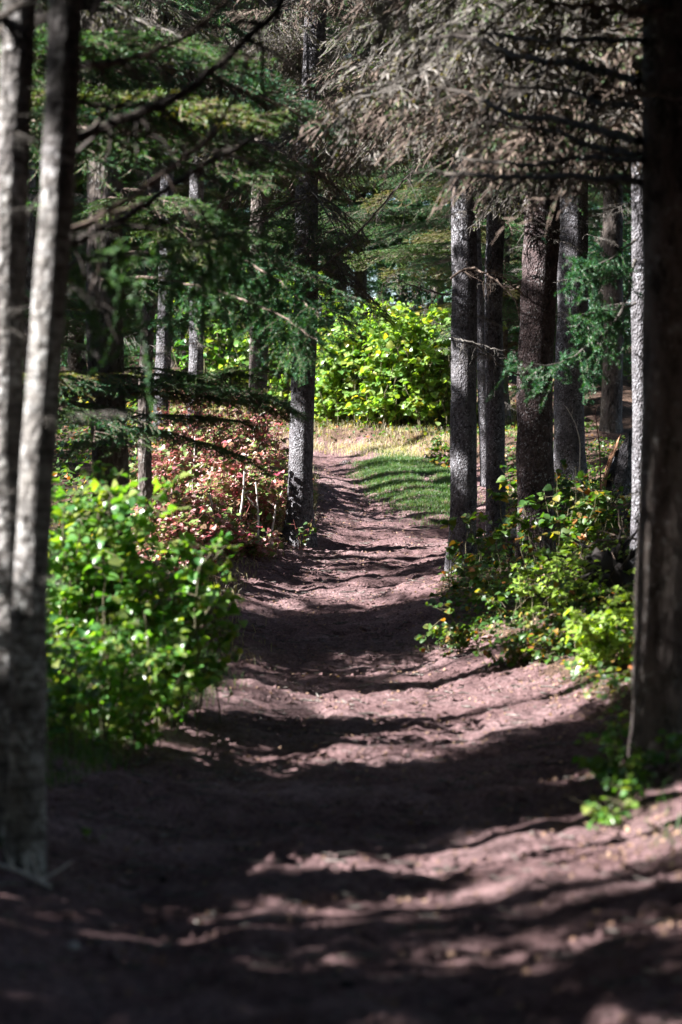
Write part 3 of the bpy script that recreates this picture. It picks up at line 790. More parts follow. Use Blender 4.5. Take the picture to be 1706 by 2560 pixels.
CROWNS = [crown_mesh(s, H, lo) for s, H, lo in ((61, 14, .3), (62, 15, .6), (63, 12, .2))]
FT = [trunk_mesh("trunk", np.zeros(3), np.array([.1, 0, H]), .16, .03, M['bark_dark'], 70 + i, 24, 10) [0] for i, H in enumerate((13.6, 14.6, 11.6))]
def far_tree(x, y, i, sc, label, group):
    b = (x, y, gzf(x, y))
    t = thing("spruce_tree", label, "tree", b, group)
    a = rs.uniform(0, 6.28)
    mkobj("trunk", FT[i], t, (0, 0, 0), (0, 0, a), sc); mkobj("crown", CROWNS[i], t, (0, 0, 0), (0, 0, a), sc)
FARG = "dark spruces closing the view behind the path"
n = 0
for k in range(900):
    if n >= 84: break
    y = rs.uniform(42, 78); x = rs.uniform(-.1412 * y - 3.5, .1412 * y + 3)
    if not try_spot(x, y, 1.55 if y > 50 else 1.9): continue
    if y < 47 and -3.0 < x < 1.9: continue
    u_, v_ = x * math.cos(SUN_A) + y * math.sin(SUN_A), y * math.cos(SUN_A) - x * math.sin(SUN_A)
    if x < 0 and v_ < 46.5: continue
    placed.append((x, y)); n += 1
    far_tree(x, y, rs.randrange(3), rs.uniform(.85, 1.15), "dark green spruce with boughs down to the ground in the backdrop behind the path", FARG)
for x, y, lab in ((-5.6, 43.5, "dark spruce behind the autumn patch, second from the left edge"), (-4.2, 45.5, "dark spruce behind the thin grey trunk"), (-7.4, 45.5, "dark spruce at the left edge behind the broad dim trunk"), (-3.0, 47.5, "dark spruce behind the shaded trunk"), (-6.2, 48.5, "tall spruce further back behind the broad dim trunk"),
                  (.35, 45.5, "sunlit bluish green spruce spreading above the bright viburnum thicket"), (1.75, 44.2, "sunlit green spruce behind the mottled grey trunk, above the thicket"),
                  (2.7, 40.5, "bushy young spruce glimpsed between the dark narrow trunk and the reddish trunk"), (-.9, 46.5, "shaded spruce filling the gap above the path behind the grey trunk")):
    b = np.array([x, y, gzf(x, y)])
    tree(lab, b, b + np.array([0, 0, 1.]), .13, .04, M['bark_dark'], int(700 + x * 10), h_total=12, boughs=[('live', 150, .9 if x > 2 or x < -2 else 2.4, 10, 1.5, 2.6, 250, 130)], visible=False, check=x < -2, rings=30, sides=12)

# ------------------------------------------------------------------ single branches that cross the view
def hero_branch(parent_key, pts, d0, d1, r0, r1, mat, seed, twigs=14, tl=.35, name='branch', live=0, lichen=0):
    rr = np.random.default_rng(seed); t_obj, _, _ = HERO[parent_key]; base = HERO[parent_key + '_b']
    pts = np.array(pts, float); ds = np.linspace(d0, d1, len(pts))
    W = np.array([at(p[0], p[1], d) for p, d in zip(pts, ds)])
    s = np.linspace(0, 1, len(W)); n = 26; q = np.linspace(0, 1, n)
    P = np.stack([np.interp(q, s, W[:, j]) for j in range(3)], 1)
    P[1:-1] = (P[:-2] + 2 * P[1:-1] + P[2:]) / 4; P[1:-1] = (P[:-2] + 2 * P[1:-1] + P[2:]) / 4
    P += rr.normal(size=P.shape) * .006
    acc = Acc()
    tubes(acc, P[None], (r0 + (r1 - r0) * q + rr.random(n) * .002)[None], 7, 0)
    if twigs:
        k = rr.integers(3, n - 1, twigs); b = P[k]; T = norm(P[np.clip(k + 1, 0, n - 1)] - P[k - 1])
        d = norm(T * .6 + rr.normal(size=(twigs, 3)) * .6 + np.array([0, 0, -.45])); l = tl * rr.uniform(.3, 1.1, twigs)
        q2 = np.linspace(0, 1, 5)
        sec = b[:, None] + d[:, None] * (l[:, None] * q2)[..., None]; sec[..., 2] -= .3 * l[:, None] * q2 ** 2; sec[:, 1:] += rr.normal(size=(twigs, 4, 3)) * .01
        tubes(acc, sec, np.interp(q2, [0, 1], [r1 * .9, .002])[None].repeat(twigs, 0), 4, 0)
        m = twigs * (7 if live else 3); kk = rr.integers(0, twigs, m); j = rr.integers(1, 5, m)
        d3 = norm(d[kk] + rr.normal(size=(m, 3)) * .6); l3 = rr.uniform(.04, .14, m)
        ter = sec[kk, j][:, None] + d3[:, None] * (l3[:, None] * np.array([0, .5, 1]))[..., None]
        tubes(acc, ter, np.array([[.0035, .003, .0015]]).repeat(m, 0), 3, 0)
        if live:
            needles(acc, ter, 420, .024, .0065, 1, rr); needles(acc, sec, 420 * live, .024, .0065, 1, rr)
        if lichen:
            flakes(acc, ter, 30, .022, 1, rr); flakes(acc, sec, 30, .022, 1, rr)
    mats = [mat, M['needle'] if live else M['lichen']]
    mkobj(name, acc.mesh(name, mats), t_obj, tuple(-base))

TD = M['twig_shaded']
hero_branch('L2', [(160, 175), (240, 160), (294, 158), (381, 130), (435, 109), (490, 71), (544, 22), (600, -40)], 9.9, 10.6, .015, .008, M['twig_brown'], 1, 10, .3)
hero_branch('L2', [(150, 362), (196, 348), (272, 310), (392, 277), (468, 228), (544, 169), (615, 109), (675, 44), (713, 0), (760, -60)], 9.9, 11, .023, .014, TD, 2, 18, .45)
hero_branch('L2', [(150, 590), (201, 566), (272, 522), (348, 484), (413, 435), (462, 397), (522, 354), (555, 305), (588, 256), (604, 190), (620, 131)], 10, 11.5, .013, .006, M['twig_brown'], 3, 18, .35)
hero_branch('L2', [(140, 630), (180, 609), (261, 566), (337, 528), (419, 473), (490, 419), (577, 381), (653, 332)], 9.9, 11.5, .019, .009, TD, 4, 20, .4)
hero_branch('L2', [(160, 240), (234, 261), (305, 267), (381, 261), (462, 228), (560, 150)], 9.9, 11, .012, .006, TD, 5, 12, .3)
hero_branch('L1', [(60, 30), (110, 50), (190, 20), (300, -20)], 10.3, 9.6, .026, .02, TD, 6, 6, .3)
hero_branch('L1', [(-40, 60), (40, 20), (120, -30)], 10, 9.4, .018, .014, TD, 61, 4, .3)
hero_branch('L2', [(150, 260), (210, 250), (250, 190), (290, 110), (330, 20), (350, -40)], 9.9, 10.2, .006, .004, TD, 62, 8, .3)
hero_branch('L2', [(140, 700), (200, 640), (330, 640), (460, 610), (560, 590), (650, 560)], 10, 13, .010, .004, TD, 7, 34, .5, live=1.0)
hero_branch('R1', [(1620, 100), (1500, 101), (1390, 101), (1330, 98), (1230, 87), (1180, 71)], 11.6, 13.6, .015, .007, TD, 8, 16, .4)
hero_branch('R1', [(1600, 200), (1520, 185), (1424, 163), (1342, 147), (1277, 141), (1223, 103), (1158, 87), (1087, 92)], 11.6, 14, .022, .008, TD, 9, 22, .45)
hero_branch('R1', [(1600, 268), (1500, 256), (1440, 234), (1370, 218), (1315, 218), (1240, 200)], 11.6, 14, .015, .006, TD, 10, 18, .4)
hero_branch('R1', [(1600, 355), (1505, 326), (1397, 294), (1288, 294), (1201, 250), (1125, 218), (1070, 228)], 11.6, 14.5, .022, .007, TD, 11, 26, .45)
hero_branch('R1', [(1600, 385), (1505, 375), (1440, 348), (1386, 326), (1320, 321), (1234, 299)], 11.6, 14, .019, .006, TD, 12, 20, .4)
hero_branch('R1', [(1600, 405), (1478, 392), (1397, 403), (1342, 413), (1277, 408), (1200, 403), (1147, 392)], 11.6, 14, .013, .006, TD, 13, 18, .35)
hero_branch('R1', [(1600, 452), (1450, 443), (1342, 443), (1255, 446), (1180, 438), (1098, 430)], 11.6, 13.8, .019, .010, TD, 14, 14, .3)
hero_branch('R1', [(1720, 248), (1615, 236), (1505, 212), (1424, 190), (1360, 179)], 11.4, 11.2, .009, .005, M['twig_grey'], 15, 12, .3)
hero_branch('R1', [(1600, 475), (1500, 470), (1400, 490), (1330, 500)], 11.6, 14, .007, .003, M['twig_brown'], 16, 12, .35)
hero_branch('R1', [(1700, 20), (1600, 30), (1500, 10), (1400, 14), (1300, -10)], 11.6, 11.0, .016, .008, M['twig_brown'], 17, 22, .4, lichen=1)
hero_branch('R0', [(1590, 650), (1560, 770), (1520, 830), (1470, 865), (1410, 905), (1330, 915), (1260, 870)], 19.3, 18, .012, .003, M['twig_grey'], 18, 26, .32, live=.8)
hero_branch('R0', [(1590, 600), (1520, 650), (1460, 680), (1440, 640)], 19.3, 18.4, .01, .003, M['twig_grey'], 19, 26, .32, live=.9)
hero_branch('R0', [(1590, 760), (1500, 780), (1430, 800)], 19.3, 18.6, .009, .003, M['twig_grey'], 20, 18, .3, live=.7)
hero_branch('R0', [(1590, 1345), (1500, 1350), (1420, 1390)], 19.4, 18.7, .01, .004, M['twig_brown'], 21, 6, .2)
hero_branch('R0', [(1590, 1410), (1530, 1412), (1480, 1425)], 19.4, 19, .007, .003, M['twig_grey'], 22, 4, .2)
hero_branch('MR1', [(1125, 735), (1100, 735), (1060, 725), (1010, 705), (960, 690)], 24.3, 23.4, .011, .003, M['twig_grey'], 23, 12, .3, lichen=1)
hero_branch('MR1', [(1125, 695), (1180, 665), (1240, 700), (1290, 745), (1300, 800)], 24.2, 23.8, .012, .006, M['twig_brown'], 24, 10, .3)
hero_branch('MR1', [(1122, 845), (1160, 850), (1210, 865), (1260, 877)], 24.2, 23.6, .008, .004, M['twig_grey'], 25, 6, .2)
hero_branch('MR3', [(1310, 740), (1270, 700), (1230, 680), (1180, 690)], 23.5, 23, .010, .004, M['twig_brown'], 26, 8, .25)
hero_branch('MR3', [(1300, 940), (1240, 905), (1190, 860), (1120, 850)], 23.5, 22.8, .010, .003, M['twig_grey'], 27, 10, .3)
hero_branch('M1', [(770, 700), (840, 640), (890, 590), (950, 520), (1010, 450), (1040, 420)], 27, 21, .012, .006, TD, 28, 14, .4)
hero_branch('ML1', [(255, 700), (380, 690), (520, 720), (640, 760), (720, 800), (790, 850)], 19.8, 17.5, .014, .004, M['twig_brown'], 29, 60, .42, live=1.0)
hero_branch('ML1', [(260, 640), (420, 600), (600, 640), (720, 720), (800, 790)], 19.8, 17.8, .014, .004, M['twig_brown'], 30, 60, .42, live=1.0)
def spray(key, hh, az, ln, pitch, kind='live', seed=0):
    t_, ax_, h_ = HERO[key]; b_ = HERO[key + '_b']; P_ = np.array([np.interp(hh, h_, ax_[:, q]) for q in range(3)])
    me, pts = BOUGHS[kind][seed % len(BOUGHS[kind])]
    T_ = TG[(TG[:, 0] > .8) & (TG[:, 2] < 4.0) | (TG[:, 1] > 24) & (TG[:, 1] < 36)]
    for k_ in range(16):
        e_ = Euler((random.uniform(-.2, .2), -pitch - random.uniform(-.02, .02) * k_, math.radians(az + random.uniform(-3.5, 3.5) * k_)))
        W_ = pts @ np.array(e_.to_matrix()).T * (ln * (1 - .02 * k_) / 2) + P_; D_ = W_[:, None] - T_[None, :, :3]; tt_ = D_ @ S
        if ((tt_ > .3) & ((D_ ** 2).sum(-1) - tt_ ** 2 < T_[None, :, 3] ** 2)).sum() <= 1: break
    mkobj("branch", me, t_, tuple(P_ - b_), e_, ln * (1 - .02 * k_) / 2.0)
for i, (py_, az, ln, pt) in enumerate(((1010, -52, 2.1, .12), (985, -30, 1.5, .1), (1040, -75, 2.2, .1), (1075, -45, 1.9, .08), (1000, -12, 1.5, .05), (950, -60, 2.4, .05), (1100, -65, 1.8, .1), (930, -38, 2.0, .02), (1050, -100, 1.9, .12), (990, -120, 2.0, .12),
                                       (1060, -20, 1.3, .1), (960, -85, 2.2, .1), (860, -70, 2.2, .0), (820, -95, 2.2, .0))):
    spray('ML1', EYE + (1280 - py_) * 20 / F - HERO['ML1_b'][2], az, ln, pt, 'live', i)
for i, (py_, az, ln, pt) in enumerate(((640, -12, 1.9, -.05), (600, -25, 2.0, -.1), (560, -45, 2.3, -.12), (650, -55, 2.2, -.1), (520, -20, 1.9, -.2), (480, -40, 2.0, -.15), (700, -35, 2.0, -.1), (540, -70, 2.3, -.1), (560, -16, 2.45, -.12), (500, -22, 2.5, -.16))):
    spray('ML1', EYE + (1280 - py_) * 20 / F - HERO['ML1_b'][2], az, ln, pt, 'live' if i != 5 else 'dead', i)
for i, (py_, az, ln, pt) in enumerate(((760, 250, 1.3, -.45), (700, 285, 1.5, -.4), (640, 235, 1.6, -.4), (600, 300, 1.5, -.35), (560, 265, 1.6, -.3), (500, 245, 1.8, -.3), (480, 290, 1.8, -.3), (640, 200, 1.5, -.3), (660, 320, 1.3, -.4))):
    spray('M1', EYE + (1280 - py_) * 27.3 / F - HERO['M1_b'][2], az, ln, pt, 'live' if i % 3 else 'dead', i + 1)
# pale blurred twigs hanging into the top of the picture from an overhead limb of the thick near trunk
for i, p in enumerate(([(1040, -40), (960, 10), (880, 60), (850, 90)], [(930, -40), (950, 40), (965, 70), (930, 140)], [(1010, -50), (985, 10), (965, 70)],
                       [(1060, -40), (1000, 20), (1010, 50), (1040, 60)], [(1200, -30), (1130, 20), (1080, 60), (1010, 100)], [(1150, -40), (1120, 20), (1125, 90)])):
    hero_branch('R1', p, 9.0, 8.8, .0065, .004, M['twig_grey'], 40 + i, 5, .16, lichen=0)

# ------------------------------------------------------------------ leafy shrubs
def leaf_template(w=.5, fold=.18, curl=.15):
    t = np.array([0, .22, .5, .78, 1.0]); hw = np.array([0, .42, .5, .3, 0]) * w
    mid = np.stack([t, np.zeros(5), -curl * t ** 2], 1)
    L = mid[1:4] + np.stack([np.zeros(3), hw[1:4], fold * hw[1:4] * 2], 1); R_ = mid[1:4] + np.stack([np.zeros(3), -hw[1:4], fold * hw[1:4] * 2], 1)
    V = np.concatenate([mid, L, R_])
    T = [(0, 5, 1)[::-1], (0, 1, 8)[::-1], (3, 7, 4)[::-1], (3, 4, 10)[::-1]]
    Qd = [(1, 2, 6, 5), (2, 3, 7, 6), (1, 8, 9, 2), (2, 9, 10, 3)]
    return V, np.array(Qd), np.array(T)
LT = [leaf_template(.95, .15, .2), leaf_template(1.1, .25, .35), leaf_template(.8, .1, .1)]

_leafme = {}
def leaf_mesh(mat, j):
    k = (mat.name, j)
    if k not in _leafme:
        a = Acc(); Vv, Qd, Tt = LT[j]; a.add(Vv, Qd, Tt); _leafme[k] = a.mesh("leaf", [mat], True)
    return _leafme[k]

def frames(n_, fwd, r, tilt=.45):
    up = norm(np.array([0, 0, 1.]) + r.normal(size=(n_, 3)) * tilt + np.array([-.25, -.18, 0]))
    x = norm(fwd - (fwd * up).sum(1, keepdims=True) * up); y = np.cross(up, x)
    return np.stack([x, y, up], -1)     # columns

def shrub(name, label, spots, height, spread, n_stems, n_leaf, size, mat, seed, parts=120, stem=None, group=None, cat='shrub', low=.35, tilt=.45, lean=(0, 0), flat=.25):
    r = np.random.default_rng(seed)
    spots = np.array(spots, float)
    c = spots.mean(0); base = np.array([c[0], c[1], gzf(c[0], c[1])])
    root = thing(name, label, cat, tuple(base), group)
    i = r.integers(0, len(spots), n_stems)
    b2 = spots[i] + r.normal(size=(n_stems, 2)) * spread * .22
    b = np.concatenate([b2, gz(b2[:, 0], b2[:, 1])[:, None] - .03], 1)
    az = r.uniform(0, 6.28, n_stems); hh = height * r.uniform(.62, 1.08, n_stems); out = spread * r.uniform(.1, 1, n_stems) * .8
    q = np.linspace(0, 1, 7)
    D = np.stack([np.cos(az) * out + lean[0] * height, np.sin(az) * out + lean[1] * height], 1)
    P = np.zeros((n_stems, 7, 3)); P[..., :2] = b[:, None, :2] + D[:, None] * (q ** 1.5)[None, :, None]
    P[..., 2] = b[:, None, 2] + hh[:, None] * (q - .10 * q ** 3); P[:, 1:] += r.normal(size=(n_stems, 6, 3)) * .014 * height
    acc = Acc(); sm_ = stem or M['greenstem']
    tubes(acc, P, np.interp(q, [0, 1], [.0055, .002])[None].repeat(n_stems, 0) * (.6 + .4 * height), 4, 0)
    ns = max(2, int(n_leaf / n_stems / 5)); I = np.arange(n_stems)[:, None]
    t = r.uniform(low, 1, (n_stems, ns)); sg = np.clip((t * 6).astype(int), 0, 5); f = (t * 6 - sg)[..., None]
    sb = (P[I, sg] * (1 - f) + P[I, sg + 1] * f).reshape(-1, 3)
    m = len(sb); sd = norm(r.normal(size=(m, 3)) * np.array([1, 1, .35]) + np.array([0, 0, .35])); sl = spread * r.uniform(.12, .4, m)
    q3 = np.array([0, .5, 1.]); SB = sb[:, None] + sd[:, None] * (sl[:, None] * q3)[..., None]
    tubes(acc, SB, np.array([[.003, .0025, .0015]]).repeat(m, 0), 3, 0)
    mkobj("stem", acc.mesh("stem", [sm_]), root, tuple(-base))
    k = r.integers(0, m, n_leaf); tt = r.uniform(.15, 1.05, (n_leaf, 1))
    lp = SB[k, 0] + (SB[k, 2] - SB[k, 0]) * tt
    side = norm(np.cross(sd[k], [0, 0, 1.])) * np.where(r.random((n_leaf, 1)) < .5, 1, -1)
    fw = norm(sd[k] * .5 + side * .8 + np.array([0, 0, -flat]))
    lp = lp + fw * .01
    Fm = frames(n_leaf, fw, r, tilt); ls = size * r.uniform(.55, 1.2, n_leaf)
    g = gz(lp[:, 0], lp[:, 1]); ok = lp[:, 2] > g + .02
    lp, Fm, ls = lp[ok], Fm[ok], ls[ok]
    o = np.argsort(lp[:, 1] - .6 * lp[:, 2]); parts = min(parts, 300)
    for jj in o[:parts]:
        mt = Matrix.Identity(4)
        A = Fm[jj] * ls[jj]
        for a in range(3):
            for b_ in range(3): mt[a][b_] = A[a, b_]
            mt[a][3] = lp[jj, a] - base[a]
        ob = bpy.data.objects.new("leaf", leaf_mesh(mat, int(r.integers(0, 3)))); COL.objects.link(ob); ob.matrix_local = mt; ob.parent = root
    rest = o[parts:]
    if len(rest):
        acc = Acc(); lt = r.integers(0, 3, len(rest))
        for j in range(3):
            sel = rest[lt == j]
            if not len(sel): continue
            Vv, Qd, Tt = LT[j]; nv = len(Vv)
            W = np.einsum('nij,vj->nvi', Fm[sel] * ls[sel][:, None, None], Vv) + lp[sel][:, None]
            off = (np.arange(len(sel)) * nv)[:, None, None]
            acc.add(W.reshape(-1, 3), (Qd[None] + off).reshape(-1, 4), (Tt[None] + off).reshape(-1, 3), 0, np.repeat(r.random(len(sel)), nv))
        mkobj("foliage", acc.mesh("foliage", [mat], True), root, tuple(-base), kind='stuff')
    return root

def X(px, d): return ((px - 853) * d / F, d)
LG, LV, LR, LM, LL = M['leaf_green'], M['leaf_vib'], M['leaf_red'], M['leaf_mix'], M['leaf_lime']
# the green bush on the left
shrub("leafy_bush", "large bright green bush right behind the two pale trunks", [X(200, 14.2), X(300, 14.4), X(230, 14.8)], 1.42, .64, 38, 2800, .068, LG, 1, 300, low=.15)
shrub("leafy_bush", "sunlit green bush arching out over the left edge of the path", [X(400, 14.2), X(440, 14.6)], 1.15, .52, 28, 1800, .068, LG, 2, 300, low=.15)
shrub("leafy_bush", "low shaded green bush at the foot of the two pale trunks", [X(170, 12.6), X(230, 13)], .72, .34, 16, 420, .055, LG, 3, 160, low=.15)
shrub("leafy_bush", "lower front of the green bush mass reaching down to the shaded path edge", [X(260, 13.2), X(370, 13.4), X(310, 13.1)], .85, .42, 24, 1000, .058, LG, 10, 240, low=.12)
# bright thicket at the bend
shrub("viburnum_thicket", "brilliant lime green thicket at the bend, just left of the mottled grey trunk", [X(1080, 39.8), X(1020, 40.2), X(1100, 40.6)], 2.2, 1.1, 44, 3900, .12, LV, 4, 300, low=.12)
shrub("viburnum_thicket", "tall sunlit broad leaved thicket in the middle above the dry grass", [X(930, 40.3), X(970, 40.6), X(880, 40.9)], 2.15, 1.05, 42, 3600, .12, LV, 5, 300, low=.12)
shrub("viburnum_thicket", "half shaded thicket with drooping broad leaves just right of the leaning grey trunk", [X(800, 41), X(850, 41.2)], 1.7, .85, 34, 2300, .125, LV, 6, 300, low=.1)
shrub("viburnum_thicket", "dark green thicket between the shaded trunk and the leaning grey trunk", [X(700, 41.6), X(745, 42), X(640, 42.4)], 2.6, .95, 34, 1900, .12, LV, 7, 200, low=.12)
shrub("viburnum_thicket", "deep green thicket behind the thin grey trunk with the sunny side", [X(560, 42.5), X(500, 43), X(610, 43.5)], 3.2, 1.2, 36, 2200, .12, LG, 8, 200, low=.2)
shrub("viburnum_thicket", "small leafy bush with a few red leaves low behind the mottled grey trunk", [X(1120, 35.5), X(1095, 36.5)], .5, .35, 14, 300, .07, M['leaf_mix'], 9, 140, low=.1)
# red autumn patch
RED = [("red dogwood bush beside the sunlit foot of the leaning grey trunk", 655, 27.3, .62), ("pinkish red bush in the middle of the autumn patch", 580, 27.0, .6),
       ("pale red bush with bare white stems next to the slender dark trunk", 430, 26.3, .75), ("olive and red bush at the back of the autumn patch under the shaded trunk", 600, 30.5, .85),
       ("tall olive leaved bush behind the autumn patch with red stems", 480, 30.2, 1.1), ("red and tan bush leaning toward the broad dim trunk", 370, 25, .7),
       ("low rusty bush on the bank above the path edge", 545, 25.2, .40), ("small yellow green and red bush in the sun in front of the autumn patch", 470, 24.6, .42),
       ("olive bush hugging the shaded trunk's foot", 665, 31.6, .7), ("red bush just above the big green bush's top", 410, 23.4, .5), ("low tan bush in front of the leaning trunk", 640, 25.9, .26)]
for i, (lab, px, d, h) in enumerate(RED):
    shrub("dogwood_bush", lab, [X(px, d), X(px + 30, d + .3), X(px - 30, d + .2)], h * 1.22, .55 if h > .35 else .34, 26, 680, .066, LR, 20 + i, 110, stem=M['redstem'], low=.12)
# leaning trunk foot plants
shrub("seedling", "small seedling with red stems in front of the leaning trunk's foot", [X(762, 26.7)], .42, .22, 5, 26, .06, LM, 40, 26, stem=M['redstem'], cat='seedling', low=.4)
# right-hand understorey
RIGHT = [("leafy sapling with an orange tipped crown in front of the dark narrow trunk", 1225, 22.5, .85, LM, 120, .075),
         ("sapling with big dark leaves before the stout reddish trunk", 1385, 21.5, 1.1, LM, 150, .085),
         ("lime green fern-like plant with tiers of bright leaves", 1340, 18.8, .62, LL, 190, .062),
         ("lime green tiered sapling next to the black rotten root", 1425, 18.9, .68, LL, 180, .06),
         ("low bush with one red leaf at the foot of the mottled grey trunk", 1165, 21.3, .40, LM, 130, .065),
         ("ragged low plants spilling onto the path edge below the mottled trunk", 1135, 18.9, .26, LM, 190, .05),
         ("bushy green plant in the middle of the right bank", 1260, 19.5, .42, LM, 170, .055),
         ("dark sapling behind the lime green plants", 1480, 22, .95, LM, 150, .075),
         ("orange and olive bush on the bank below the black root", 1510, 17.6, .5, LM, 220, .055),
         ("yellow flecked bush running down the bank to the path", 1400, 17.4, .34, LM, 220, .052),
         ("low dark leafed plants beside the path edge at the bank's foot", 1280, 17.6, .2, LM, 160, .045),
         ("white sunlit bush beside the thick near trunk where the sun band ends", 1535, 16.1, .45, LL, 560, .055),
         ("small sunny sapling by the broken stump", 1490, 25, .8, LM, 110, .075),
         ("green bush at the foot of the wide pale trunk", 1360, 28, .7, LM, 120, .08),
         ("leafy sprigs overhanging the near right bank below the thick trunk", 1590, 11.0, .26, LG, 200, .05),
         ("bright little leaves trailing over the near right bank edge", 1530, 10.3, .16, LG, 110, .042),
         ("dark creeping plants at the thick trunk's foot", 1600, 12.4, .34, LG, 110, .05)]
for i, (lab, px, d, h, mt, nl, sz) in enumerate(RIGHT):
    tier = mt is LL and h > .5
    shrub("understorey_plant", lab, [X(px, d), X(px + 35, d + .3), X(px - 35, d + .15)], h, .42 if h > .3 else .3, 12, int(nl * 1.7), sz, mt, 50 + i, 170, low=.1 if h < .5 else .3, cat='plant', tilt=.2 if tier else .5, flat=.1 if tier else .3)
shrub("seedling", "tiny bright seedling on the dark ground right of the pale trunks' feet", [X(225, 10.2)], .09, .09, 3, 14, .035, LG, 90, 14, cat='seedling')

# ------------------------------------------------------------------ stump, log, root, sticks, stones
def stump():
    b = gat(1545, 29.5); t = thing("broken_stump", "broken stump with a slanting top and an orange split, behind the wide pale trunk", "stump", tuple(b))
    acc = Acc(); n = 16; rg = 14; ang = np.arange(n) / n * 2 * math.pi; rr = np.random.default_rng(5)
    V = []
    for k in range(rg):
        f = k / (rg - 1); z = -.2 + f * 1.0
        R = .155 * (1.25 - .35 * f) * (1 + (vnoise(ang * 2, np.full(n, z * 5), 3) - .5) * .3)
        top = (np.cos(ang - 2.6) * .5 + .5) * .42 * f ** 3
        V.append(np.stack([np.cos(ang) * R + .06 * f, np.sin(ang) * R, z - top + .1 * f * (vnoise(ang * 5, ang * 0, 9) - .5)], 1))
    V = np.array(V); idx = np.arange(n * rg).reshape(rg, n); a = idx[:-1]; c = idx[1:]
    acc.add(V.reshape(-1, 3), np.stack([a, np.roll(a, -1, 1), np.roll(c, -1, 1), c], -1).reshape(-1, 4))
    cap = np.concatenate([V[-1], V[-1].mean(0)[None] - [0, 0, .05]]); acc.add(cap, None, [(i, (i + 1) % n, n) for i in range(n)])
    mkobj("stump_body", acc.mesh("stump_body", [M['bark_grey']], True), t)
    acc = Acc(); m = 7
    P = np.array([[(-.15 - .012 * i, -.05 - .02 * i, .1), (-.155 + .02 * i, -.09 - .005 * i, .32 + .04 * i), (-.10 + .02 * i, -.1, .5 + .04 * i)] for i in range(m)])
    tubes(acc, P, np.array([[.016, .012, .003]]).repeat(m, 0), 4, 0)
    mkobj("splintered_wood", acc.mesh("splintered_wood", [M['splinter']]), t)
stump()

def stickm(name, label, cat, pts, r0, r1, mat, seed, twigs=0, sides=8, lift=0):
    W = np.array(pts, float); s = np.linspace(0, 1, len(W)); q = np.linspace(0, 1, 18)
    P = np.stack([np.interp(q, s, W[:, j]) for j in range(3)], 1); rr = np.random.default_rng(seed)
    P[1:-1] = (P[:-2] + P[1:-1] * 2 + P[2:]) / 4; P[1:] += rr.normal(size=(17, 3)) * r0 * .12
    acc = Acc(); c = P[0].copy(); tubes(acc, (P - c)[None], (r0 + (r1 - r0) * q)[None] * (1 + rr.normal(size=(1, 18)) * .06), sides, 0)
    me_ends = [P[0] - c, P[-1] - c]
    if sides > 6:
        for e, ringi in ((0, 0), (1, 17)):
            ring = acc.v[0][ringi * sides:(ringi + 1) * sides]; acc.add(np.concatenate([ring, ring.mean(0)[None]]), None, [(i, (i + 1) % sides, sides) for i in range(sides)])
    for k in range(twigs):
        j = rr.integers(4, 17); d = norm(np.array([rr.normal() * .6, rr.normal() * .3, abs(rr.normal()) * .6 + .2])); l = rr.uniform(.05, .2)
        tubes(acc, np.array([[P[j] - c, P[j] - c + d * l * .5, P[j] - c + d * l + np.array([0, 0, .01])]]), np.array([[r1, r1 * .8, r1 * .4]]), 4, 0)
    return mkobj(name, acc.mesh(name, [mat], True), None, tuple(c), label=label, category=cat)

a = gat(1385, 26.6); b = gat(1620, 27.4); a[2] += .05; b[2] += .10
stickm("fallen_log", "mossy fallen log lying behind the stout reddish trunk, its top in the sun", "log", [a, (a + b) / 2, b], .075, .06, M['bark_red'], 1, 5, 12)
a = gat(1265, 25.6); b = gat(1310, 25.7); a[2] += .04; b[2] += .04
stickm("fallen_log", "short pale log end between the dark narrow and stout reddish trunks", "log", [a, b], .05, .05, M['stick'], 2, 0, 12)
g = gat(1457, 25.5)
stickm("bare_stem", "bent white bare stem standing in front of the wide pale trunk", "stem", [g, at(1449, 1190, 25.5), at(1451, 1100, 25.5), at(1436, 1050, 25.5), at(1414, 1015, 25.5)], .011, .004, M['stick'], 3, 3)
g = gat(1505, 26)
stickm("bare_stem", "thin reddish bare stem left of the broken stump", "stem", [g, at(1500, 1120, 26), at(1492, 1060, 26), at(1488, 1020, 26)], .008, .003, M['redstem'], 4, 3)
WS = [((488, 1090), (478, 1240), 27.2, "upright white broken stick at the outer side of the red patch"), ((612, 1165), (598, 1280), 26.9, "slanting white stick in the middle of the red patch"), ((640, 1205), (645, 1320), 26.6, "upright white stick in the red patch nearest the leaning trunk"),
      ((525, 1235), (530, 1300), 26.6, "short stubby white stick low in the red patch"), ((690, 1262), (668, 1320), 26.6, "slanting pale stick touching the leaning trunk's foot")]
for i, (tp, bt, d, lab) in enumerate(WS):
    top = at(*tp, d); bb = at(*bt, d); bb[2] = gzf(bb[0], bb[1]) - .04
    stickm("bare_stem", lab, "stick", [bb, (bb + top) / 2 + np.array([.015, 0, 0]), top], .014, .009, M['stick'], 10 + i, 2)
g0 = gat(655, 31.5)
stickm("bare_stem", "arching pale twig curling over beside the shaded trunk", "twig", [g0, at(630, 1085, 31.5), at(650, 1035, 31.5), at(672, 1028, 31.5), at(690, 1055, 31.5), at(696, 1080, 31.5)], .008, .003, M['stick'], 20, 2)
a = at(-40, 2165, 9.2); a[2] = gzf(a[0], 9.2) + .06; b = at(130, 2225, 9.0); b[2] = gzf(b[0], 9.0) + .012
stickm("fallen_branch", "pale fallen stick poking in from the left edge at the foot of the pale trunks", "branch", [a, (a + b) / 2 + np.array([0, 0, .015]), b], .011, .006, M['stick'], 21, 4)

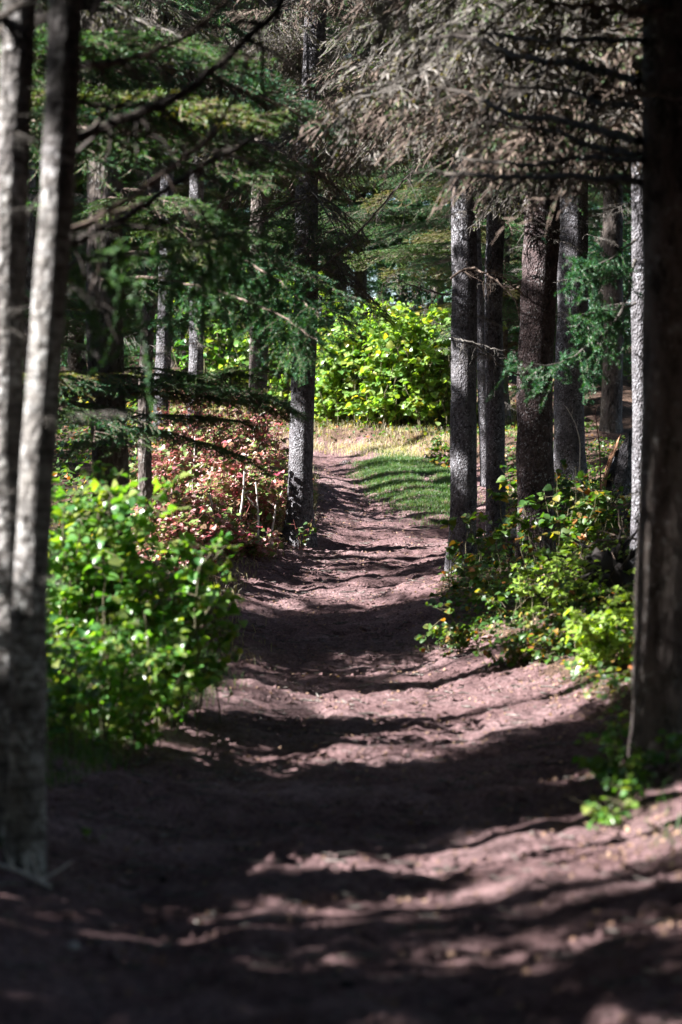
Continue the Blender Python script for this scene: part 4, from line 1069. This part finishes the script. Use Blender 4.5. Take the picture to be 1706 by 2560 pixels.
def blob(name, label, cat, c, sc, mat, seed, sub=18, rough=.3):
    acc = Acc(); n, m = sub, sub // 2
    th = np.linspace(0, 2 * math.pi, n, endpoint=False); ph = np.linspace(.05, math.pi - .05, m)
    T_, P_ = np.meshgrid(th, ph); dx = np.sin(P_) * np.cos(T_); dy = np.sin(P_) * np.sin(T_); dz = np.cos(P_)
    R = 1 + rough * (fbm(dx * 3.3 + dz * 2.7 + 5, dy * 3.3 - dz * 2.3 + 5, seed, 4) - .5) * 1.3
    V = np.stack([dx * R * sc[0], dy * R * sc[1], dz * R * sc[2]], -1); idx = np.arange(n * m).reshape(m, n); a = idx[:-1]; b = idx[1:]
    acc.add(V.reshape(-1, 3), np.stack([a, b, np.roll(b, -1, 1), np.roll(a, -1, 1)], -1).reshape(-1, 4))
    return mkobj(name, acc.mesh(name, [mat], True), None, tuple(c), label=label, category=cat)
g = gat(1525, 19.2)
t = thing("rotten_root", "black rotten root plate standing beside the slim sunlit trunk", "root", tuple(g))
o = blob("root_body", "", "", (0, 0, .2), (.24, .18, .34), M['rot'], 3, 32, .55); o.parent = t; del o['label']; del o['category']
rr_ = np.random.default_rng(8); acc = Acc()
n_ = 12; d_ = norm(rr_.normal(size=(n_, 3)) * np.array([1, .6, .8])); q = np.linspace(0, 1, 5)
P = (np.array([0, 0, .35]) + d_[:, None] * (np.linspace(.15, .5, 5))[None, :, None]); P[:, 2:] += rr_.normal(size=(n_, 3, 3)) * .03
tubes(acc, P, np.interp(q, [0, 1], [.03, .006])[None].repeat(n_, 0), 5, 0)
mkobj("root_arm", acc.mesh("root_arm", [M['rot']]), t)
ST = [(185, 2350, 8.05, .018, "small pale pebble at the far left of the lowest sun streak"), (865, 2440, 7.6, .022, "dark rounded stone at the lower rim of the lowest sun streak"), (410, 2148, 9.7, .013, "tiny white pebble on the dark ground at the left"),
      (865, 1147, 38.0, .07, "brown clod sitting on the far sunlit bend of the path"), (1180, 1720, 17.4, .018, "pale pebble near the path's right edge just before the bright band")]
for i, (px, py, d, r_, lab) in enumerate(ST):
    g = gat(px, d)
    blob("pebble", lab, "stone", (g[0], g[1], g[2] + r_ * .3), (r_ * 1.2, r_, r_ * .8), M['pebble'] if r_ < .05 and 'dark' not in lab else M['rot'] if 'dark' in lab else M['bark_red'], 30 + i, 12)

# ------------------------------------------------------------------ grass, ground cover, litter
def blades(name, pts, hmin, hmax, wd, mat, seed, bend=.5):
    r = np.random.default_rng(seed); n_ = len(pts)
    z = gz(pts[:, 0], pts[:, 1]); p = np.concatenate([pts, z[:, None] - .01], 1)
    az = r.uniform(0, 6.28, n_); d = np.stack([np.cos(az), np.sin(az), np.zeros(n_)], 1); h = r.uniform(hmin, hmax, n_)[:, None]
    s = np.stack([-np.sin(az * 1.7), np.cos(az * 1.7), np.zeros(n_)], 1) * wd / 2
    b = bend * r.uniform(.2, 1.2, (n_, 1))
    m1 = p + d * h * .25 * b + np.array([0, 0, 1.]) * h * .55; tip = p + d * h * b + np.array([0, 0, 1.]) * h * (1 - .3 * b)
    V = np.stack([p - s, p + s, m1 + s * .7, m1 - s * .7, tip], 1); off = (np.arange(n_) * 5)
    Q = np.stack([off, off + 1, off + 2, off + 3], 1); T = np.stack([off + 3, off + 2, off + 4], 1)
    a = Acc(); a.add(V.reshape(-1, 3), Q, T, 0, np.repeat(r.random(n_) * .6 + .4 * vnoise(pts[:, 0] * 3, pts[:, 1] * 3, 5), 5))
    return mkobj(name, a.mesh(name, [mat]), None, kind='stuff', label="", category='grass')
def scatter(n_, x0, x1, y0, y1, keep, seed):
    r = np.random.default_rng(seed); x = r.uniform(x0, x1, n_); y = r.uniform(y0, y1, n_)
    k = keep(x, y, r.random(n_)); return np.stack([x[k], y[k]], 1)
o = blades("grass", scatter(150000, -.6, 2.2, 29, 40, lambda x, y, r: r < np.clip(island(x, y) * 2.2, 0, 1) * np.clip(fbm(x * 2.5, y * 1.4, 8) * 4 - .8, .05, 1), 1), .03, .085, .006, M['grass'], 1)
o['label'] = "short green grass on the hump between the two tracks of the path"
o = blades("grass", scatter(60000, -3.5, 3, 38, 44, lambda x, y, r: (r < .2 + .5 * sm((fbm(x * 2, y * 2, 4) - .4) * 5)) & (path_u(x, y) > .55) & (y < 42.5), 2), .05, .16, .006, M['grass_dry'], 2)
o['label'] = "dry yellow grass along the verge below the bright thicket"
o = blades("grass", scatter(26000, -2.4, -.5, 12.5, 18, lambda x, y, r: (r < 1.3 * np.exp(-((path_u(x, y) + 1.12) / .14) ** 2)), 3), .04, .13, .005, M['grass'], 3, .8)
o['label'] = "shaggy grass at the foot of the green bush on the path edge"
o = blades("grass", scatter(60000, -3.4, -.3, 18, 37, lambda x, y, r: (r < .9 * np.exp(-((path_u(x, y) + 1.3) / .34) ** 2)), 4), .04, .15, .005, M['grass_dry'], 4, .8)
o['label'] = "thin dry grass on the left bank above the path"
o = blades("grass", scatter(9000, -2.2, -1.0, 9, 12.5, lambda x, y, r: (r < .8) & (path_u(x, y) < -.95), 5), .03, .09, .005, M['grass'], 5, .8)
o['label'] = "patchy grass beside the feet of the pale trunks"
o = blades("grass", scatter(24000, .8, 3.2, 9, 37, lambda x, y, r: (r < .5) & (path_u(x, y) > 1.1), 6), .03, .12, .005, M['grass'], 6, .8)
o['label'] = "thin green grass among the plants of the right bank"

def cover(name, label, pts, size, mat, seed, h0=.01, h1=.08, tilt=.5):
    r = np.random.default_rng(seed); n_ = len(pts); z = gz(pts[:, 0], pts[:, 1]) + r.uniform(h0, h1, n_)
    p = np.concatenate([pts, z[:, None]], 1); az = r.uniform(0, 6.28, n_); fw = np.stack([np.cos(az), np.sin(az), r.normal(size=n_) * .2], 1)
    Fm = frames(n_, norm(fw), r, tilt); ls = size * r.uniform(.5, 1.3, n_); Vv, Qd, Tt = LT[0]; nv = len(Vv)
    W = np.einsum('nij,vj->nvi', Fm * ls[:, None, None], Vv) + p[:, None]; off = (np.arange(n_) * nv)[:, None, None]
    a = Acc(); a.add(W.reshape(-1, 3), (Qd[None] + off).reshape(-1, 4), (Tt[None] + off).reshape(-1, 3), 0, np.repeat(r.random(n_), nv))
    o = mkobj(name, a.mesh(name, [mat], True), None, kind='stuff', label=label, category='ground cover')
cover("ground_cover", "low green and autumn coloured plants carpeting the right bank", scatter(15000, .8, 4.2, 14.5, 36, lambda x, y, r: (path_u(x, y) > 1.1) & (r < .9), 11), .045, M['leaf_mix'], 11, .01, .14)
cover("ground_cover", "low red, tan and olive leaves carpeting the left bank", scatter(34000, -4.6, -.3, 18.5, 36, lambda x, y, r: (path_u(x, y) < -1.04 - .12 * vnoise(x * 4, y * 3, 9)) & (r < .98) & (853 + x * F / y > 340), 12), .05, M['leaf_red'], 12, .01, .16)
cover("ground_cover", "low leafy plants on the verge behind the far bend", scatter(5000, -4, 4, 37.5, 44, lambda x, y, r: (path_u(x, y) > 1.0), 13), .055, M['leaf_mix'], 13, .01, .15)
cover("ground_cover", "low dark green plants on the bank at the left edge behind the green bush", scatter(14000, -7, -1.5, 19, 44, lambda x, y, r: (853 + x * F / y < 430), 16), .06, M['leaf_mix'], 16, .01, .3)
cover("ground_cover", "low green plants under the big green bush", scatter(5000, -3, -1, 11.5, 19, lambda x, y, r: (path_u(x, y) < -1.2), 15), .04, M['leaf_green'], 15, .01, .12)
cover("leaf_litter", "fallen brown leaves and bark bits scattered along the path edges", scatter(60000, -3, 3.5, 6.5, 40, lambda x, y, r: (r < .2 + .75 * np.exp(-((np.abs(path_u(x, y)) - 1.1) / .16) ** 2)) , 14), .022, M['litter'], 14, .0, .012, .3)
def debris(seed, n_):
    r = np.random.default_rng(seed); x = r.uniform(-3, 3.2, n_); y = 6.5 + 31 * r.random(n_) ** 1.1
    z = gz(x, y) + .004; az = r.uniform(0, 6.28, n_); l = r.uniform(.03, .16, n_)
    q = np.linspace(-.5, .5, 4); P = np.stack([x, y, z], 1)[:, None] + np.stack([np.cos(az), np.sin(az), r.normal(size=n_) * .06], 1)[:, None] * (l[:, None] * q)[..., None] + r.normal(size=(n_, 4, 3)) * .003
    acc = Acc(); tubes(acc, P, np.full((n_, 4), .0032) * r.uniform(.6, 1.7, (n_, 1)), 4, 0)
    mkobj("twig_litter", acc.mesh("twig_litter", [M['twig_grey']]), None, kind='stuff', label="small dead twigs lying scattered over the path", category='litter')
    m = n_ * 2; x = r.uniform(-2.6, 2.8, m); y = 6.5 + 31 * r.random(m) ** 1.1; s_ = r.uniform(.006, .024, m) ** 1.0
    c = np.stack([x, y, gz(x, y) + s_ * .25], 1); o8 = np.array([[1, 0, 0], [.3, .9, .1], [-.8, .6, 0], [-.9, -.5, .1], [.2, -1, 0], [.1, .1, .75], [0, 0, -.5]])
    V = c[:, None] + o8[None] * s_[:, None, None] * r.uniform(.6, 1.4, (m, 7, 3)); tri = np.array([(i, (i + 1) % 5, 5) for i in range(5)])
    acc = Acc(); acc.add(V.reshape(-1, 3), None, (tri[None] + (np.arange(m) * 7)[:, None, None]).reshape(-1, 3), 0)
    mkobj("soil_crumbs", acc.mesh("soil_crumbs", [M['soil']]), None, kind='stuff', label="crumbs of red soil and grit strewn on the path", category='soil')
debris(3, 5200)
print("objects", len(bpy.data.objects), "tris", sum(sum(max(0, 1) for p in ()) for m in ()) )
